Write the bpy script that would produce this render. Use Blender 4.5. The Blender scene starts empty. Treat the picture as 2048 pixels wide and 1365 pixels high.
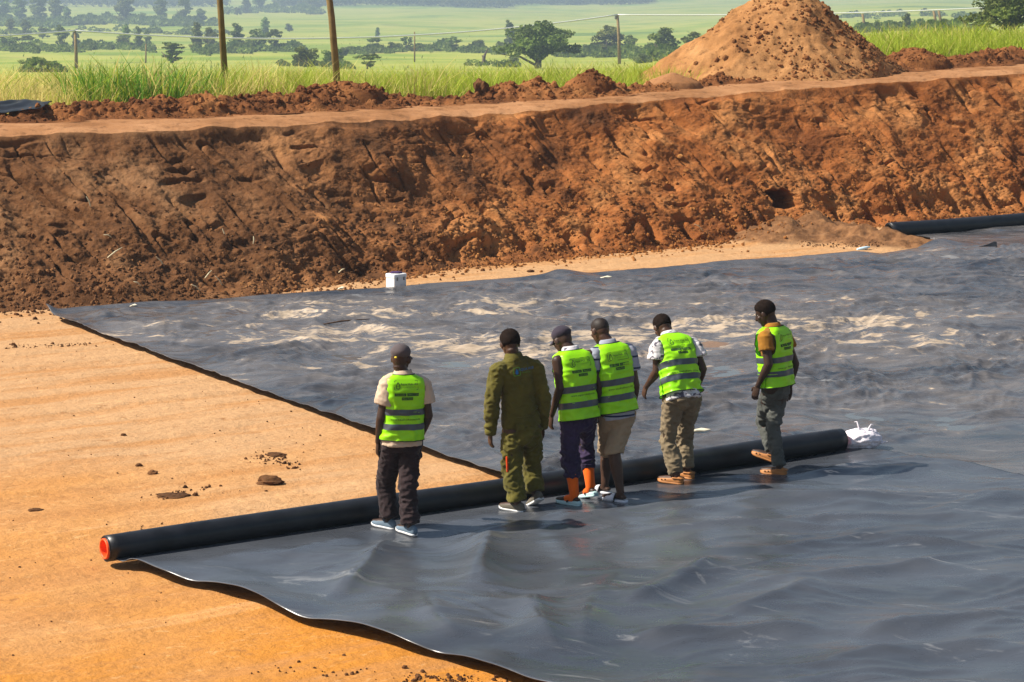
import bpy, math, random
import numpy as np
from mathutils import Vector, Matrix

random.seed(7)
rng = np.random.default_rng(7)
SC = bpy.context.scene
COL = SC.collection

# ------------------------------------------------------------------ camera, light, exposure
CAM_H = 5.1
FPX = 4800.0                       # focal length in pixels of the 2048 wide photograph
PITCH = math.atan(792.5 / FPX)
cam_data = bpy.data.cameras.new("camera")
cam_data.sensor_width = 36.0
cam_data.lens = FPX / 2048.0 * 36.0
cam_data.clip_start = 0.5
cam_data.clip_end = 12000.0
cam = bpy.data.objects.new("camera", cam_data)
COL.objects.link(cam)
cam.location = (0, 0, CAM_H)
cam.rotation_euler = (math.pi / 2 - PITCH, 0, 0)
SC.camera = cam

SUN_EL = math.radians(46)
SHADOW_DIR = math.radians(5)      # shadows run to the right and slightly away
sun_vec = Vector((-math.cos(SUN_EL) * math.cos(SHADOW_DIR), -math.cos(SUN_EL) * math.sin(SHADOW_DIR), math.sin(SUN_EL)))
world = bpy.data.worlds.new("World")
SC.world = world
world.use_nodes = True
wn = world.node_tree.nodes
sky = wn.new("ShaderNodeTexSky")
sky.sky_type = 'NISHITA'
sky.sun_disc = False
sky.sun_elevation = SUN_EL
sky.sun_rotation = math.atan2(sun_vec.x, sun_vec.y)
sky.air_density = 1.2
sky.dust_density = 2.0
world.node_tree.links.new(sky.outputs[0], wn["Background"].inputs[0])
wn["Background"].inputs[1].default_value = 0.062
sun_data = bpy.data.lights.new("sun", 'SUN')
sun_data.energy = 5.0
sun_data.angle = math.radians(0.53)
sun_data.color = (1.0, 0.93, 0.82)
sun = bpy.data.objects.new("sun", sun_data)
COL.objects.link(sun)
sun.rotation_euler = sun_vec.to_track_quat('Z', 'Y').to_euler()
SC.view_settings.view_transform = 'Standard'
SC.view_settings.look = 'None'
SC.view_settings.exposure = 0.72
SC.view_settings.gamma = 1.0
SC.view_settings.use_curve_mapping = False

# ------------------------------------------------------------------ layout helpers
FWD = np.array([0, math.cos(PITCH), -math.sin(PITCH)])
UPV = np.array([0, math.sin(PITCH), math.cos(PITCH)])
def ray(px, py):
    return FWD + np.array([1.0, 0, 0]) * ((px - 1024) / FPX) - UPV * ((py - 682.5) / FPX)
def ground(px, py, z=0.0):
    d = ray(px, py); t = (z - CAM_H) / d[2]
    return np.array([d[0] * t, d[1] * t, z])
def at_y(px, py, Y):
    d = ray(px, py); t = Y / d[1]
    return np.array([d[0] * t, Y, CAM_H + d[2] * t])
def interp(x, pts):
    return np.interp(x, [p[0] for p in pts], [p[1] for p in pts])
def smooth(a, b, x):
    t = np.clip((np.asarray(x, float) - a) / (b - a), 0, 1)
    return t * t * (3 - 2 * t)
def nrm(v):
    v = np.asarray(v, float); return v / (np.linalg.norm(v) + 1e-12)

# ------------------------------------------------------------------ noise
_perm = np.random.default_rng(3).permutation(256)
_perm = np.concatenate([_perm, _perm, _perm])
_g = np.random.default_rng(5).normal(size=(256, 3)); _g /= np.linalg.norm(_g, axis=1)[:, None]
def noise3(p):
    p = np.asarray(p, float)
    i = np.floor(p).astype(int); f = p - i; i &= 255
    u = f * f * f * (f * (f * 6 - 15) + 10)
    def g(dx, dy, dz):
        h = _perm[_perm[_perm[(i[..., 0] + dx) & 255] + ((i[..., 1] + dy) & 255)] + ((i[..., 2] + dz) & 255)]
        gr = _g[h]
        return gr[..., 0] * (f[..., 0] - dx) + gr[..., 1] * (f[..., 1] - dy) + gr[..., 2] * (f[..., 2] - dz)
    def L(a, b, t): return a + (b - a) * t
    x00 = L(g(0, 0, 0), g(1, 0, 0), u[..., 0]); x10 = L(g(0, 1, 0), g(1, 1, 0), u[..., 0])
    x01 = L(g(0, 0, 1), g(1, 0, 1), u[..., 0]); x11 = L(g(0, 1, 1), g(1, 1, 1), u[..., 0])
    return L(L(x00, x10, u[..., 1]), L(x01, x11, u[..., 1]), u[..., 2]) * 1.5
def fbm(p, o=4, gain=0.5):
    p = np.asarray(p, float); s = 0; a = 1.0
    for k in range(o):
        s = s + a * noise3(p + 17.3 * k); p = p * 2.03; a *= gain
    return s
def n2(x, y, z=0.0):
    return np.stack([x, y, np.full(np.shape(x), z, float)], -1)
def ridged(p, o=3):
    p = np.asarray(p, float); s = 0; a = 1.0
    for k in range(o):
        s = s + a * (1 - np.abs(noise3(p + 9.1 * k)) * 2); p = p * 2.1; a *= 0.5
    return s

# ------------------------------------------------------------------ mesh helpers
def make_mesh(name, V, F, smooth_shade=True):
    me = bpy.data.meshes.new(name)
    V = np.asarray(V, np.float32)
    if isinstance(F, np.ndarray):
        k = F.shape[1]; nf = len(F)
        me.vertices.add(len(V)); me.vertices.foreach_set("co", V.ravel())
        me.loops.add(nf * k); me.loops.foreach_set("vertex_index", F.astype(np.int32).ravel())
        me.polygons.add(nf); me.polygons.foreach_set("loop_start", np.arange(0, nf * k, k, dtype=np.int32))
        me.update(calc_edges=True)
    else:
        me.from_pydata([tuple(v) for v in V], [], [tuple(f) for f in F]); me.update()
    me.polygons.foreach_set("use_smooth", np.full(len(me.polygons), smooth_shade, bool))
    return me
def add(name, me, m=None, parent=None):
    o = bpy.data.objects.new(name, me); COL.objects.link(o)
    if m is not None:
        me.materials.clear(); me.materials.append(m)
    if parent is not None: o.parent = parent
    return o
def put(name, V, F, m, parent=None, smooth_shade=True):
    if parent is not None and isinstance(parent, bpy.types.Object):
        off = np.array(parent_world(parent))
        V = np.asarray(V, float) - off
    return add(name, make_mesh(name, V, F, smooth_shade), m, parent)
def parent_world(o):
    t = Vector((0, 0, 0))
    while o is not None:
        t = t + o.location; o = o.parent
    return t
def tag(o, label=None, cat=None, group=None, kind=None):
    if label: o["label"] = label
    if cat: o["category"] = cat
    if group: o["group"] = group
    if kind: o["kind"] = kind
    return o
def thing(name, loc, label, cat, group=None):
    o = bpy.data.objects.new(name, None); COL.objects.link(o); o.location = loc
    o.empty_display_size = 0.2
    return tag(o, label, cat, group)
def grid_faces(nu, nv):
    a = np.arange(nu - 1)[:, None] * nv + np.arange(nv - 1)[None, :]
    return np.stack([a, a + nv, a + nv + 1, a + 1], -1).reshape(-1, 4)
class Geo:
    def __init__(s): s.V = []; s.F = []; s.n = 0
    def add(s, V, F):
        s.V.append(np.asarray(V, float)); s.F += [tuple(int(i) + s.n for i in f) for f in F]; s.n += len(V)
        return s
    def tube(s, pts, rad, n=12, caps='round', ell=1.0, ref=None):
        pts = [np.asarray(p, float) for p in pts]
        if np.isscalar(rad): rad = [rad] * len(pts)
        rad = list(rad)
        if caps == 'round':
            d0 = nrm(pts[0] - pts[1]); d1 = nrm(pts[-1] - pts[-2]); r0, r1 = rad[0], rad[-1]
            pts = [pts[0] + d0 * r0 * .88, pts[0] + d0 * r0 * .5] + pts + [pts[-1] + d1 * r1 * .5, pts[-1] + d1 * r1 * .88]
            rad = [r0 * .47, r0 * .86] + rad + [r1 * .86, r1 * .47]
        T = [nrm(pts[min(i + 1, len(pts) - 1)] - pts[max(i - 1, 0)]) for i in range(len(pts))]
        a = np.array(ref, float) if ref is not None else (np.array([1., 0, 0]) if abs(T[0][0]) < .8 else np.array([0, 1., 0]))
        R = []; ang = np.linspace(0, 2 * np.pi, n, endpoint=False)
        for p, t, r in zip(pts, T, rad):
            a = nrm(a - t * a.dot(t)); b = np.cross(t, a)
            R.append(p + np.outer(np.cos(ang) * r, a) + np.outer(np.sin(ang) * r * ell, b))
        return s.rings(R)
    def rings(s, R, cap=True):
        n = len(R[0]); V = np.concatenate(R); F = []
        for i in range(len(R) - 1):
            for j in range(n):
                k = (j + 1) % n
                F.append((i * n + j, i * n + k, (i + 1) * n + k, (i + 1) * n + j))
        if cap:
            F.append(tuple(range(n - 1, -1, -1))); m = (len(R) - 1) * n
            F.append(tuple(range(m, m + n)))
        return s.add(V, F)
    def ellipsoid(s, c, ax, nu=16, nv=10):
        c = np.asarray(c, float); A = np.array(ax, float)
        R = []
        for i in range(1, nv):
            th = np.pi * i / nv
            ph = np.linspace(0, 2 * np.pi, nu, endpoint=False)
            d = np.stack([np.sin(th) * np.cos(ph), np.sin(th) * np.sin(ph), np.full(nu, -np.cos(th))], -1)
            R.append(c + d @ A)
        return s.rings(R)
    def box(s, c, half, ax=None, bev=0.0):
        c = np.asarray(c, float); A = np.eye(3) if ax is None else np.array(ax, float)
        h = np.array(half, float)
        if bev <= 0:
            q = np.array([[-1, -1], [1, -1], [1, 1], [-1, 1]], float)
            R = [c + np.column_stack([q * h[:2], np.full(4, z * h[2])]) @ A for z in (-1, 1)]
            return s.rings(R)
        R = []
        for z, ins in ((-h[2], bev), (-h[2] + bev, 0), (h[2] - bev, 0), (h[2], bev)):
            x, y = h[0] - ins, h[1] - ins; b = bev
            q = np.array([[-x + b, -y], [x - b, -y], [x, -y + b], [x, y - b], [x - b, y], [-x + b, y], [-x, y - b], [-x, -y + b]])
            R.append(c + np.column_stack([q, np.full(8, z)]) @ A)
        return s.rings(R)
    def arrays(s): return np.concatenate(s.V), s.F
    def build(s, name, m, parent=None, sm=True):
        V, F = s.arrays(); return put(name, V, F, m, parent, sm)
def remesh(geo, voxel, smooth_it=3, decim=None):
    V, F = geo.arrays()
    me = make_mesh("tmp", V, F); o = add("tmp", me)
    md = o.modifiers.new("r", 'REMESH'); md.mode = 'VOXEL'; md.voxel_size = voxel; md.adaptivity = 0
    if smooth_it:
        sm = o.modifiers.new("s", 'SMOOTH'); sm.factor = 0.5; sm.iterations = smooth_it
    if decim:
        dc = o.modifiers.new("d", 'DECIMATE'); dc.ratio = decim
    dg = bpy.context.evaluated_depsgraph_get()
    r = bpy.data.meshes.new_from_object(o.evaluated_get(dg))
    bpy.data.objects.remove(o); bpy.data.meshes.remove(me)
    return r
def get_co(me):
    a = np.empty(len(me.vertices) * 3, np.float32); me.vertices.foreach_get("co", a); return a.reshape(-1, 3).astype(float)
def get_no(me):
    a = np.empty(len(me.vertices) * 3, np.float32); me.vertex_normals.foreach_get("vector", a); return a.reshape(-1, 3).astype(float)
def set_co(me, V):
    me.vertices.foreach_set("co", np.asarray(V, np.float32).ravel()); me.update()
def finish(name, me, m, parent):
    off = np.array(parent_world(parent))
    set_co(me, get_co(me) - off); me.name = name
    me.polygons.foreach_set("use_smooth", np.ones(len(me.polygons), bool))
    return add(name, me, m, parent)

# ------------------------------------------------------------------ materials
class NT:
    def __init__(s, name):
        s.m = bpy.data.materials.new(name); s.m.use_nodes = True
        s.t = s.m.node_tree; s.b = s.t.nodes["Principled BSDF"]
        s.pos = s.n("ShaderNodeNewGeometry").outputs["Position"]
    def n(s, t, **k):
        nd = s.t.nodes.new(t)
        for a, v in k.items(): setattr(nd, a, v)
        return nd
    def l(s, a, b): s.t.links.new(a, b)
    def mapped(s, scale=(1, 1, 1), rot=0.0, src=None):
        m = s.n("ShaderNodeMapping"); s.l(src or s.pos, m.inputs[0])
        m.inputs[2].default_value = (0, 0, rot); m.inputs[3].default_value = scale
        return m.outputs[0]
    def noise(s, scale, vec=None, det=4, rough=0.55, dist=0.0):
        t = s.n("ShaderNodeTexNoise"); s.l(vec or s.pos, t.inputs["Vector"])
        t.inputs["Scale"].default_value = scale; t.inputs["Detail"].default_value = det
        t.inputs["Roughness"].default_value = rough; t.inputs["Distortion"].default_value = dist
        return t.outputs[0]
    def ramp(s, fac, stops):
        r = s.n("ShaderNodeValToRGB"); s.l(fac, r.inputs[0]); e = r.color_ramp.elements
        while len(e) < len(stops): e.new(0.5)
        for el, (p, c) in zip(e, stops):
            el.position = p; el.color = tuple(c) + (1,) if not np.isscalar(c) else (c, c, c, 1)
        return r.outputs[0]
    def mix(s, fac, a, b, mode='MIX'):
        x = s.n("ShaderNodeMix"); x.data_type = 'RGBA'; x.blend_type = mode
        for i, v in ((0, fac), (6, a), (7, b)):
            if isinstance(v, (int, float)): x.inputs[i].default_value = v
            elif isinstance(v, tuple): x.inputs[i].default_value = v + (1,)
            else: s.l(v, x.inputs[i])
        return x.outputs[2]
    def math(s, op, a, b=0.0):
        x = s.n("ShaderNodeMath"); x.operation = op
        for i, v in ((0, a), (1, b)):
            if isinstance(v, (int, float)): x.inputs[i].default_value = v
            else: s.l(v, x.inputs[i])
        return x.outputs[0]
    def bump(s, h, strength, dist):
        b = s.n("ShaderNodeBump"); b.inputs["Strength"].default_value = strength; b.inputs["Distance"].default_value = dist
        s.l(h, b.inputs["Height"]); s.l(b.outputs[0], s.b.inputs["Normal"])
    def out(s, col=None, rough=None, spec=None):
        for v, k in ((col, "Base Color"), (rough, "Roughness"), (spec, "Specular IOR Level")):
            if v is None: continue
            if isinstance(v, (int, float)): s.b.inputs[k].default_value = v
            elif isinstance(v, tuple): s.b.inputs[k].default_value = v + (1,)
            else: s.l(v, s.b.inputs[k])
        return s.m
def plain(name, c, rough=0.7, var=0.25, scale=14.0, spec=0.3, bump=0.0, bscale=60.0):
    t = NT(name)
    f = t.noise(scale, det=5)
    a = tuple(x * (1 - var) for x in c); b = tuple(min(1, x * (1 + var)) for x in c)
    col = t.ramp(f, [(0.3, a), (0.7, b)])
    if bump: t.bump(t.noise(bscale, det=4), 0.5, bump)
    return t.out(col, rough, spec)

E1 = nrm(np.array([6.63, 4.2, 0]))           # direction of the roll, the bank and the wheel tracks
ROLL_ANG = math.atan2(E1[1], E1[0])

def soil_floor_mat():
    t = NT("sandy_floor")
    along = t.mapped((0.12, 1.0, 1.0), -ROLL_ANG * 0 , src=t.mapped((1, 1, 1), -ROLL_ANG))
    big = t.noise(0.32, det=3); streak = t.noise(1.7, along, det=6, rough=.62); fine = t.noise(16, det=6, rough=.7)
    pit = t.noise(5.5, det=5, rough=.65)
    xy = t.n("ShaderNodeSeparateXYZ"); t.l(t.pos, xy.inputs[0])
    zone = t.math('ADD', t.math('MULTIPLY', t.math('SUBTRACT', xy.outputs[1], 19.0), .055), t.math('MULTIPLY', big, 1.0))   # redder subsoil towards the near end of the pit
    c = t.ramp(zone, [(0.34, (0.47, 0.19, 0.030)), (0.58, (0.46, 0.235, 0.090)), (0.80, (0.45, 0.262, 0.128))])
    c = t.mix(t.ramp(streak, [(0.38, .75), (0.52, 0.0)]), c, (0.40, 0.185, 0.062))
    c = t.mix(t.ramp(streak, [(0.60, 0.0), (0.74, .6)]), c, (0.66, 0.39, 0.19))
    c = t.mix(t.ramp(pit, [(0.26, .85), (0.40, 0.0)]), c, (0.27, 0.12, 0.042))
    mot = t.noise(13.0, t.mapped((.5, 1, 1), src=t.mapped((1, 1, 1), -ROLL_ANG)), det=5, rough=.7)
    c = t.mix(t.ramp(mot, [(0.30, .6), (0.43, 0.0)]), c, (0.33, 0.15, 0.055)); c = t.mix(t.ramp(mot, [(0.58, 0.0), (0.72, .45)]), c, (0.68, 0.42, 0.20))
    at = t.n("ShaderNodeAttribute"); at.attribute_name = "berm"
    c = t.mix(at.outputs["Fac"], c, t.ramp(pit, [(0.3, (0.07, 0.034, 0.016)), (0.5, (0.17, 0.080, 0.034)), (0.7, (0.28, 0.14, 0.06))]))
    c = t.mix(0.6, c, t.ramp(fine, [(0.25, .42), (0.75, .60)]), 'OVERLAY')
    h = t.math('ADD', t.math('MULTIPLY', streak, 1.2), t.math('ADD', t.math('MULTIPLY', pit, .8), t.math('MULTIPLY', fine, .35)))
    t.bump(h, 0.9, 0.05)
    return t.out(c, 0.95, 0.1)
def soil_mat(name, c_dark, c_mid, c_light, scale=1.0, track=False, side=None, bumpd=0.05):
    t = NT(name)
    a = t.noise(0.8 * scale, det=5, rough=.6); b = t.noise(4.5 * scale, det=6, rough=.68); f = t.noise(28 * scale, det=5, rough=.7)
    c = t.ramp(a, [(0.34, c_dark), (0.5, c_mid), (0.68, c_light)])
    if side is not None:
        x = t.n("ShaderNodeSeparateXYZ"); t.l(t.pos, x.inputs[0])
        w = t.math('ADD', t.math('MULTIPLY', x.outputs[0], 0.11), t.math('MULTIPLY', a, 1.6))
        c2 = t.ramp(a, [(0.34, side[0]), (0.5, side[1]), (0.68, side[2])])
        c = t.mix(t.ramp(w, [(0.42, 0.0), (0.95, 1.0)]), c, c2)
    c = t.mix(t.ramp(b, [(0.30, .85), (0.47, 0.0)]), c, tuple(x * .45 for x in c_dark))
    c = t.mix(t.ramp(b, [(0.58, 0.0), (0.74, .6)]), c, c_light)
    c = t.mix(.6, c, t.ramp(f, [(0.25, .35), (0.75, .65)]), 'OVERLAY')
    t.bump(t.math('ADD', b, t.math('MULTIPLY', f, .4)), 0.9, bumpd)
    return t.out(c, 0.95, 0.08)
def liner_mat(name, rough, dust, scuff_sheen, blue=1.0):
    t = NT(name)
    al = t.mapped((0.45, 1.0, 1.0), src=t.mapped((1, 1, 1), -0.12))
    a = t.noise(0.55, al, det=5, rough=.6, dist=.9); b = t.noise(2.0, al, det=8, rough=.72, dist=1.4); f = t.noise(22, al, det=4)
    base = t.ramp(a, [(0.3, (0.020 * blue, 0.0225 * blue, 0.028 * blue)), (0.7, (0.052 * blue, 0.057 * blue, 0.067 * blue))])
    r = t.ramp(b, [(0.3, rough - .07), (0.7, rough + .12)])
    if dust > 0:
        x = t.n("ShaderNodeSeparateXYZ"); t.l(t.pos, x.inputs[0])
        # dried mud settled round the middle of the sheet
        gx = t.math('MULTIPLY', t.math('SUBTRACT', x.outputs[0], 1.2), 0.15)
        gy = t.math('MULTIPLY', t.math('SUBTRACT', x.outputs[1], 31.5), 0.27)
        rad = t.math('SUBTRACT', 1.0, t.math('ADD', t.math('MULTIPLY', gx, gx), t.math('MULTIPLY', gy, gy)))
        m = t.math('ADD', t.math('MULTIPLY', a, 0.55), t.math('ADD', t.math('MULTIPLY', b, .75), t.math('MULTIPLY', t.math('MAXIMUM', rad, -0.35), .12)))
        m = t.math('ADD', m, t.math('MULTIPLY', t.math('SUBTRACT', f, .5), .12))
        cr = t.noise(6.0, al, det=8, rough=.75, dist=1.0); m2 = t.math('ADD', m, t.math('MULTIPLY', t.math('SUBTRACT', cr, .5), .30))
        mask = t.ramp(m2, [(0.765, 0.0), (0.815, .8)])
        film = t.ramp(m, [(0.48, 0.0), (0.78, .45)])
        base = t.mix(film, base, (0.26, 0.225, 0.20))
        base = t.mix(mask, base, t.ramp(f, [(0.3, (0.37, 0.27, 0.175)), (0.7, (0.5, 0.39, 0.27))]))
        r = t.mix(mask, r, (0.8, .8, .8)); 
    if scuff_sheen > 0:
        s = t.noise(1.4, t.mapped((0.6, 2.2, 1.0), src=t.mapped((1, 1, 1), .35)), det=7, rough=.75, dist=1.2)  # pale stain streaks, partly whitish highlights painted into the sheet colour
        sm = t.ramp(s, [(0.60, 0.0), (0.70, scuff_sheen)])
        base = t.mix(sm, base, (0.26, 0.26, 0.26))
    t.bump(t.math('ADD', t.noise(7, al, det=3), t.math('MULTIPLY', f, .1)), 0.25, 0.02)
    t.b.inputs["IOR"].default_value = 1.6
    return t.out(base, r, 0.6)

M = {}
M['floor'] = soil_floor_mat()
M['bank'] = soil_mat("bank_soil", (0.090, 0.040, 0.017), (0.155, 0.068, 0.027), (0.28, 0.145, 0.066),
                     side=((0.17, 0.056, 0.017), (0.30, 0.102, 0.028), (0.42, 0.18, 0.060)), bumpd=0.045)
M['clod_bank'] = soil_mat("bank_clods", (0.07, 0.033, 0.015), (0.14, 0.063, 0.026), (0.25, 0.12, 0.05), scale=1.5,
                     side=((0.14, 0.052, 0.016), (0.27, 0.105, 0.028), (0.38, 0.175, 0.055)), bumpd=0.02)
M['track'] = soil_mat("track_soil", (0.24, 0.108, 0.043), (0.33, 0.158, 0.068), (0.41, 0.21, 0.098), bumpd=0.02)
M['ridge'] = soil_mat("ridge_soil", (0.10, 0.038, 0.014), (0.20, 0.076, 0.026), (0.32, 0.135, 0.045), scale=1.6, bumpd=0.05)
M['heap'] = soil_mat("heap_soil", (0.25, 0.112, 0.040), (0.35, 0.168, 0.062), (0.43, 0.22, 0.088), scale=1.2, bumpd=0.035)
M['heap_clod'] = soil_mat("heap_clods", (0.11, 0.046, 0.017), (0.21, 0.088, 0.032), (0.33, 0.15, 0.055), scale=1.2, bumpd=0.02)
M['darkclod'] = soil_mat("dark_clods", (0.05, 0.024, 0.012), (0.10, 0.046, 0.02), (0.18, 0.085, 0.036), scale=3, bumpd=0.012)
M['liner_far'] = liner_mat("dusty_liner", 0.23, 1.0, .65)
M['liner_near'] = liner_mat("clean_liner", 0.27, 0.0, .6, 1.5)
M['liner_roll'] = plain("wound_liner", (0.012, 0.013, 0.016), 0.38, .5, 5.0, .4, .004, 9)
M['orange_pipe'] = plain("orange_plastic_pipe", (0.85, 0.10, 0.02), 0.45, .1)

# ------------------------------------------------------------------ structure: floor, bank, fields
TOE = [(-400, 640), (0, 616), (250, 606), (500, 590), (700, 563), (1000, 524), (1200, 506), (1400, 488), (1560, 470), (1800, 448), (2048, 426), (2500, 395)]
CREST = [(-400, 275), (0, 264), (300, 256), (600, 242), (800, 233), (1000, 222), (1300, 196), (1600, 173), (2048, 141), (2500, 112)]
CREST_Z = [(-400, 2.26), (0, 2.25), (1000, 2.2), (1600, 2.4), (2048, 2.55), (2500, 2.62)]
TRACK = [(-400, 254), (0, 243), (400, 231), (800, 211), (1200, 192), (1400, 172), (1600, 153), (2048, 124), (2500, 98)]
RIDGE = [(-400, 225), (0, 222), (100, 214), (200, 205), (300, 195), (420, 187), (520, 186), (620, 178), (680, 169), (740, 178), (820, 187), (900, 190), (960, 184), (1020, 172), (1070, 165),
         (1120, 174), (1180, 168), (1240, 172), (1300, 168), (1420, 156), (1500, 148), (1650, 142), (1760, 122), (1830, 108), (1890, 112), (1960, 107), (2048, 95), (2500, 70)]
XS = np.linspace(-900, 2900, 1560)
def interp_s(x, pts):
    v = interp(x, pts); k = np.ones(31) / 31
    return np.convolve(np.pad(v, 15, mode='edge'), k, mode='valid')
ty = interp_s(XS, TOE); cy = interp_s(XS, CREST); cz = interp_s(XS, CREST_Z); ky = interp_s(XS, TRACK) + 5.0; ry = interp(XS, RIDGE)
toe = np.array([ground(a, b) for a, b in zip(XS, ty)])
crest = np.array([ground(a, b, c) for a, b, c in zip(XS, cy, cz)])
track = np.array([ground(a, b, c + 0.03) for a, b, c in zip(XS, ky, cz)])
ridge = np.array([at_y(a, b, t[1] + 0.85) for a, b, t in zip(XS, ry, track)])
outw = nrm(np.array([E1[1], -E1[0], 0]))      # horizontal normal of the bank, towards the pit
back = -outw

# berm that parts the two basins, and other swells of the pit floor
BERM = [np.array(ground(1560, 436, 0.34)), np.array(ground(1640, 432, 0.33)), np.array(ground(1760, 456, 0.25)), np.array(ground(1850, 474, 0.16)), np.array(ground(1915, 490, 0.04))]
def berm_h(x, y):
    h = np.zeros(np.shape(x))
    for A, B in zip(BERM[:-1], BERM[1:]):
        d = B[:2] - A[:2]; L2 = d.dot(d)
        t = np.clip(((x - A[0]) * d[0] + (y - A[1]) * d[1]) / L2, 0, 1)
        dist = np.hypot(x - A[0] - t * d[0], y - A[1] - t * d[1])
        top = A[2] + t * (B[2] - A[2])
        h = np.maximum(h, top * np.clip(1 - dist / (0.25 + top * 2.6), 0, 1))
    return h
def floor_z(x, y):
    z = 0.022 * fbm(n2(x * .5, y * .5), 3)
    s = x * E1[0] + y * E1[1]; c = -x * E1[1] + y * E1[0]
    z = z + 0.016 * fbm(n2(s * .18, c * 2.2, 4.0), 3) + 0.006 * fbm(n2(x * 3.1, y * 3.1, 2.0), 3)
    b = berm_h(x, y)
    z = z + b + b * 0.5 * fbm(n2(x * 3.2, y * 3.2, 8.0), 4)
    for cc, wd, dp in ((21.0, .16, .034), (22.7, .16, .032), (24.6, .2, .026), (28.6, .2, .03), (30.4, .18, .028), (17.4, .2, .026), (19.2, .14, .022), (26.4, .3, .02)):
        k = np.exp(-((c - cc + .35 * noise3(n2(s * .12, cc + 0 * s, 1.0))) / wd) ** 2) * smooth(-.2, .3, noise3(n2(s * .25, cc * 3 + 0 * s, 5.0)))
        z = z - .6 * dp * k * (1 + .5 * np.sin(s * 28)) + dp * .4 * np.exp(-((c - cc - wd * 1.6) / (wd * .6)) ** 2) * smooth(-.2, .3, noise3(n2(s * .25, cc * 3 + 0 * s, 5.0)))
    return z - 0.03
fx = np.concatenate([np.linspace(-60, -10.5, 12)[:-1], np.linspace(-10.5, 12.5, 340), np.linspace(12.5, 70, 12)[1:]])
fy = np.concatenate([np.linspace(-30, 14.5, 12)[:-1], np.linspace(14.5, 49, 480), np.linspace(49, 60, 5)[1:]])
X, Y = np.meshgrid(fx, fy, indexing='ij')
Z = floor_z(X, Y)
o = put("ground", np.stack([X, Y, Z], -1).reshape(-1, 3), grid_faces(len(fx), len(fy)), M['floor'])
at = o.data.attributes.new("berm", 'FLOAT', 'POINT'); at.data.foreach_set("value", np.clip(smooth(.005, .07, berm_h(X, Y) * (1 + .6 * fbm(n2(X * 2, Y * 2, 3.0), 3))), 0, 1).ravel().astype(np.float32))
tag(o, "sandy orange floor of the excavated pit", kind='structure')

# the cut bank: from below the toe up to the crest
NT_ = 270
t = np.linspace(-0.12, 1.0, NT_)
P = toe[:, None, :] + (crest - toe)[:, None, :] * t[None, :, None]
slope_n = nrm(np.array([outw[0] * .7, outw[1] * .7, .72]))
S = (P @ E1); D = np.broadcast_to(t[None, :], S.shape) * 3.6     # along / up the slope, metres
prof = -0.07 * np.sin(np.clip(t, 0, 1) * np.pi)[None, :]        # slightly hollow face
win = smooth(-0.02, 0.08, t)[None, :] * (1 - smooth(.93, 1.0, t))[None, :]
d = 0.16 * fbm(n2(S * .7, D * .7, 1.5), 4)
crumb = .35 + .65 * smooth(2.3, .7, D + .7 * noise3(n2(S * .4, D * .4, 95.0)))
d += 0.040 * fbm(n2(S * 3.2, D * 3.6, 3.5), 5, .62) * crumb
d += 0.012 * fbm(n2(S * 14, D * 14, 5.5), 3, .6)
lump = ridged(n2(S * 2.1 + .4 * D, D * 2.6, 6.0), 3)
d += 0.034 * (1 - lump) * crumb * smooth(-.3, .3, noise3(n2(S * .45, D * .6, 90.0)))
# bucket-tooth gouges, leaning down to the right
q = S + 0.42 * D + .25 * fbm(n2(S * .8, D * .8, 12.0), 2)
gate = smooth(.05, .45, noise3(n2(S * .9 + 3, D * .55, 20.0)))
g1 = np.maximum(0, 1 - np.abs(((q * 3.1) % 1.0) - .5) * 7.0)
d -= 0.12 * g1 * gate
ck = np.maximum(0, 1 - np.abs(noise3(n2(S * 2.6 + 1.1 * D, D * .75, 25.0))) * 16) * smooth(.0, .4, noise3(n2(S * .7, D * .8, 27.0)))
d -= 0.13 * ck
g2 = np.maximum(0, 1 - np.abs(((q * 1.13 + .3) % 1.0) - .5) * 9.0) * smooth(-.1, .35, noise3(n2(S * .5, D * .8, 31.0)))
d -= 0.13 * g2
# horizontal undercuts
und = np.maximum(0, 1 - np.abs(noise3(n2(S * .55, D * 2.0, 41.0))) * 9) * smooth(.1, .5, noise3(n2(S * 1.3, D * .7, 43.0)))
d -= 0.11 * und
# dark pockets along the toe
pk = smooth(.08, .42, noise3(n2(S * 2.4, D * .3, 51.0))) * np.exp(-((D - .38) / .2) ** 2)
d -= 0.30 * pk * smooth(-6, 2, S - 22)
# smoother top
d = d * win + prof
# the animal-sized hole
hc = at_y(1570, 403, 44.0); 
Q = P + d[..., None] * slope_n
lip = .05 * fbm(n2(S[:, -1:] * 1.3, S[:, -1:] * 0, 33.0), 4)
rnd_ = smooth(.72, 1.0, t)[None, :]; Q[..., 2] -= (.055 + lip) * rnd_; Q[..., :2] += outw[:2] * (.05 * rnd_)[..., None]
pix_x = 1024 + FPX * (Q[..., 0]) / (Q[..., 1] * math.cos(PITCH) - (Q[..., 2] - CAM_H) * math.sin(PITCH))
i0 = np.argmin(np.abs(XS - 1572)); 
j0 = np.argmin(np.abs((682.5 - FPX * ((Q[i0] - [0, 0, CAM_H]) @ UPV) / ((Q[i0] - [0, 0, CAM_H]) @ FWD)) - 402))
sc_, dc_ = S[i0, j0], D[i0, j0]
hr = np.sqrt(((S - sc_) / .30) ** 2 + ((D - dc_) / .27) ** 2) + .45 * fbm(n2(S * 4, D * 4, 60.0), 3)
Q = Q + (back * 0.75 + np.array([0, 0, -.1])) * (1 - smooth(.75, 1.0, hr))[..., None]
o = put("bank", Q.reshape(-1, 3), grid_faces(len(XS), NT_), M['bank'])
tag(o, "gouged brown earth slope at the edge of the pit", kind='structure')
BANK_Q, BANK_S = Q, S

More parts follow.
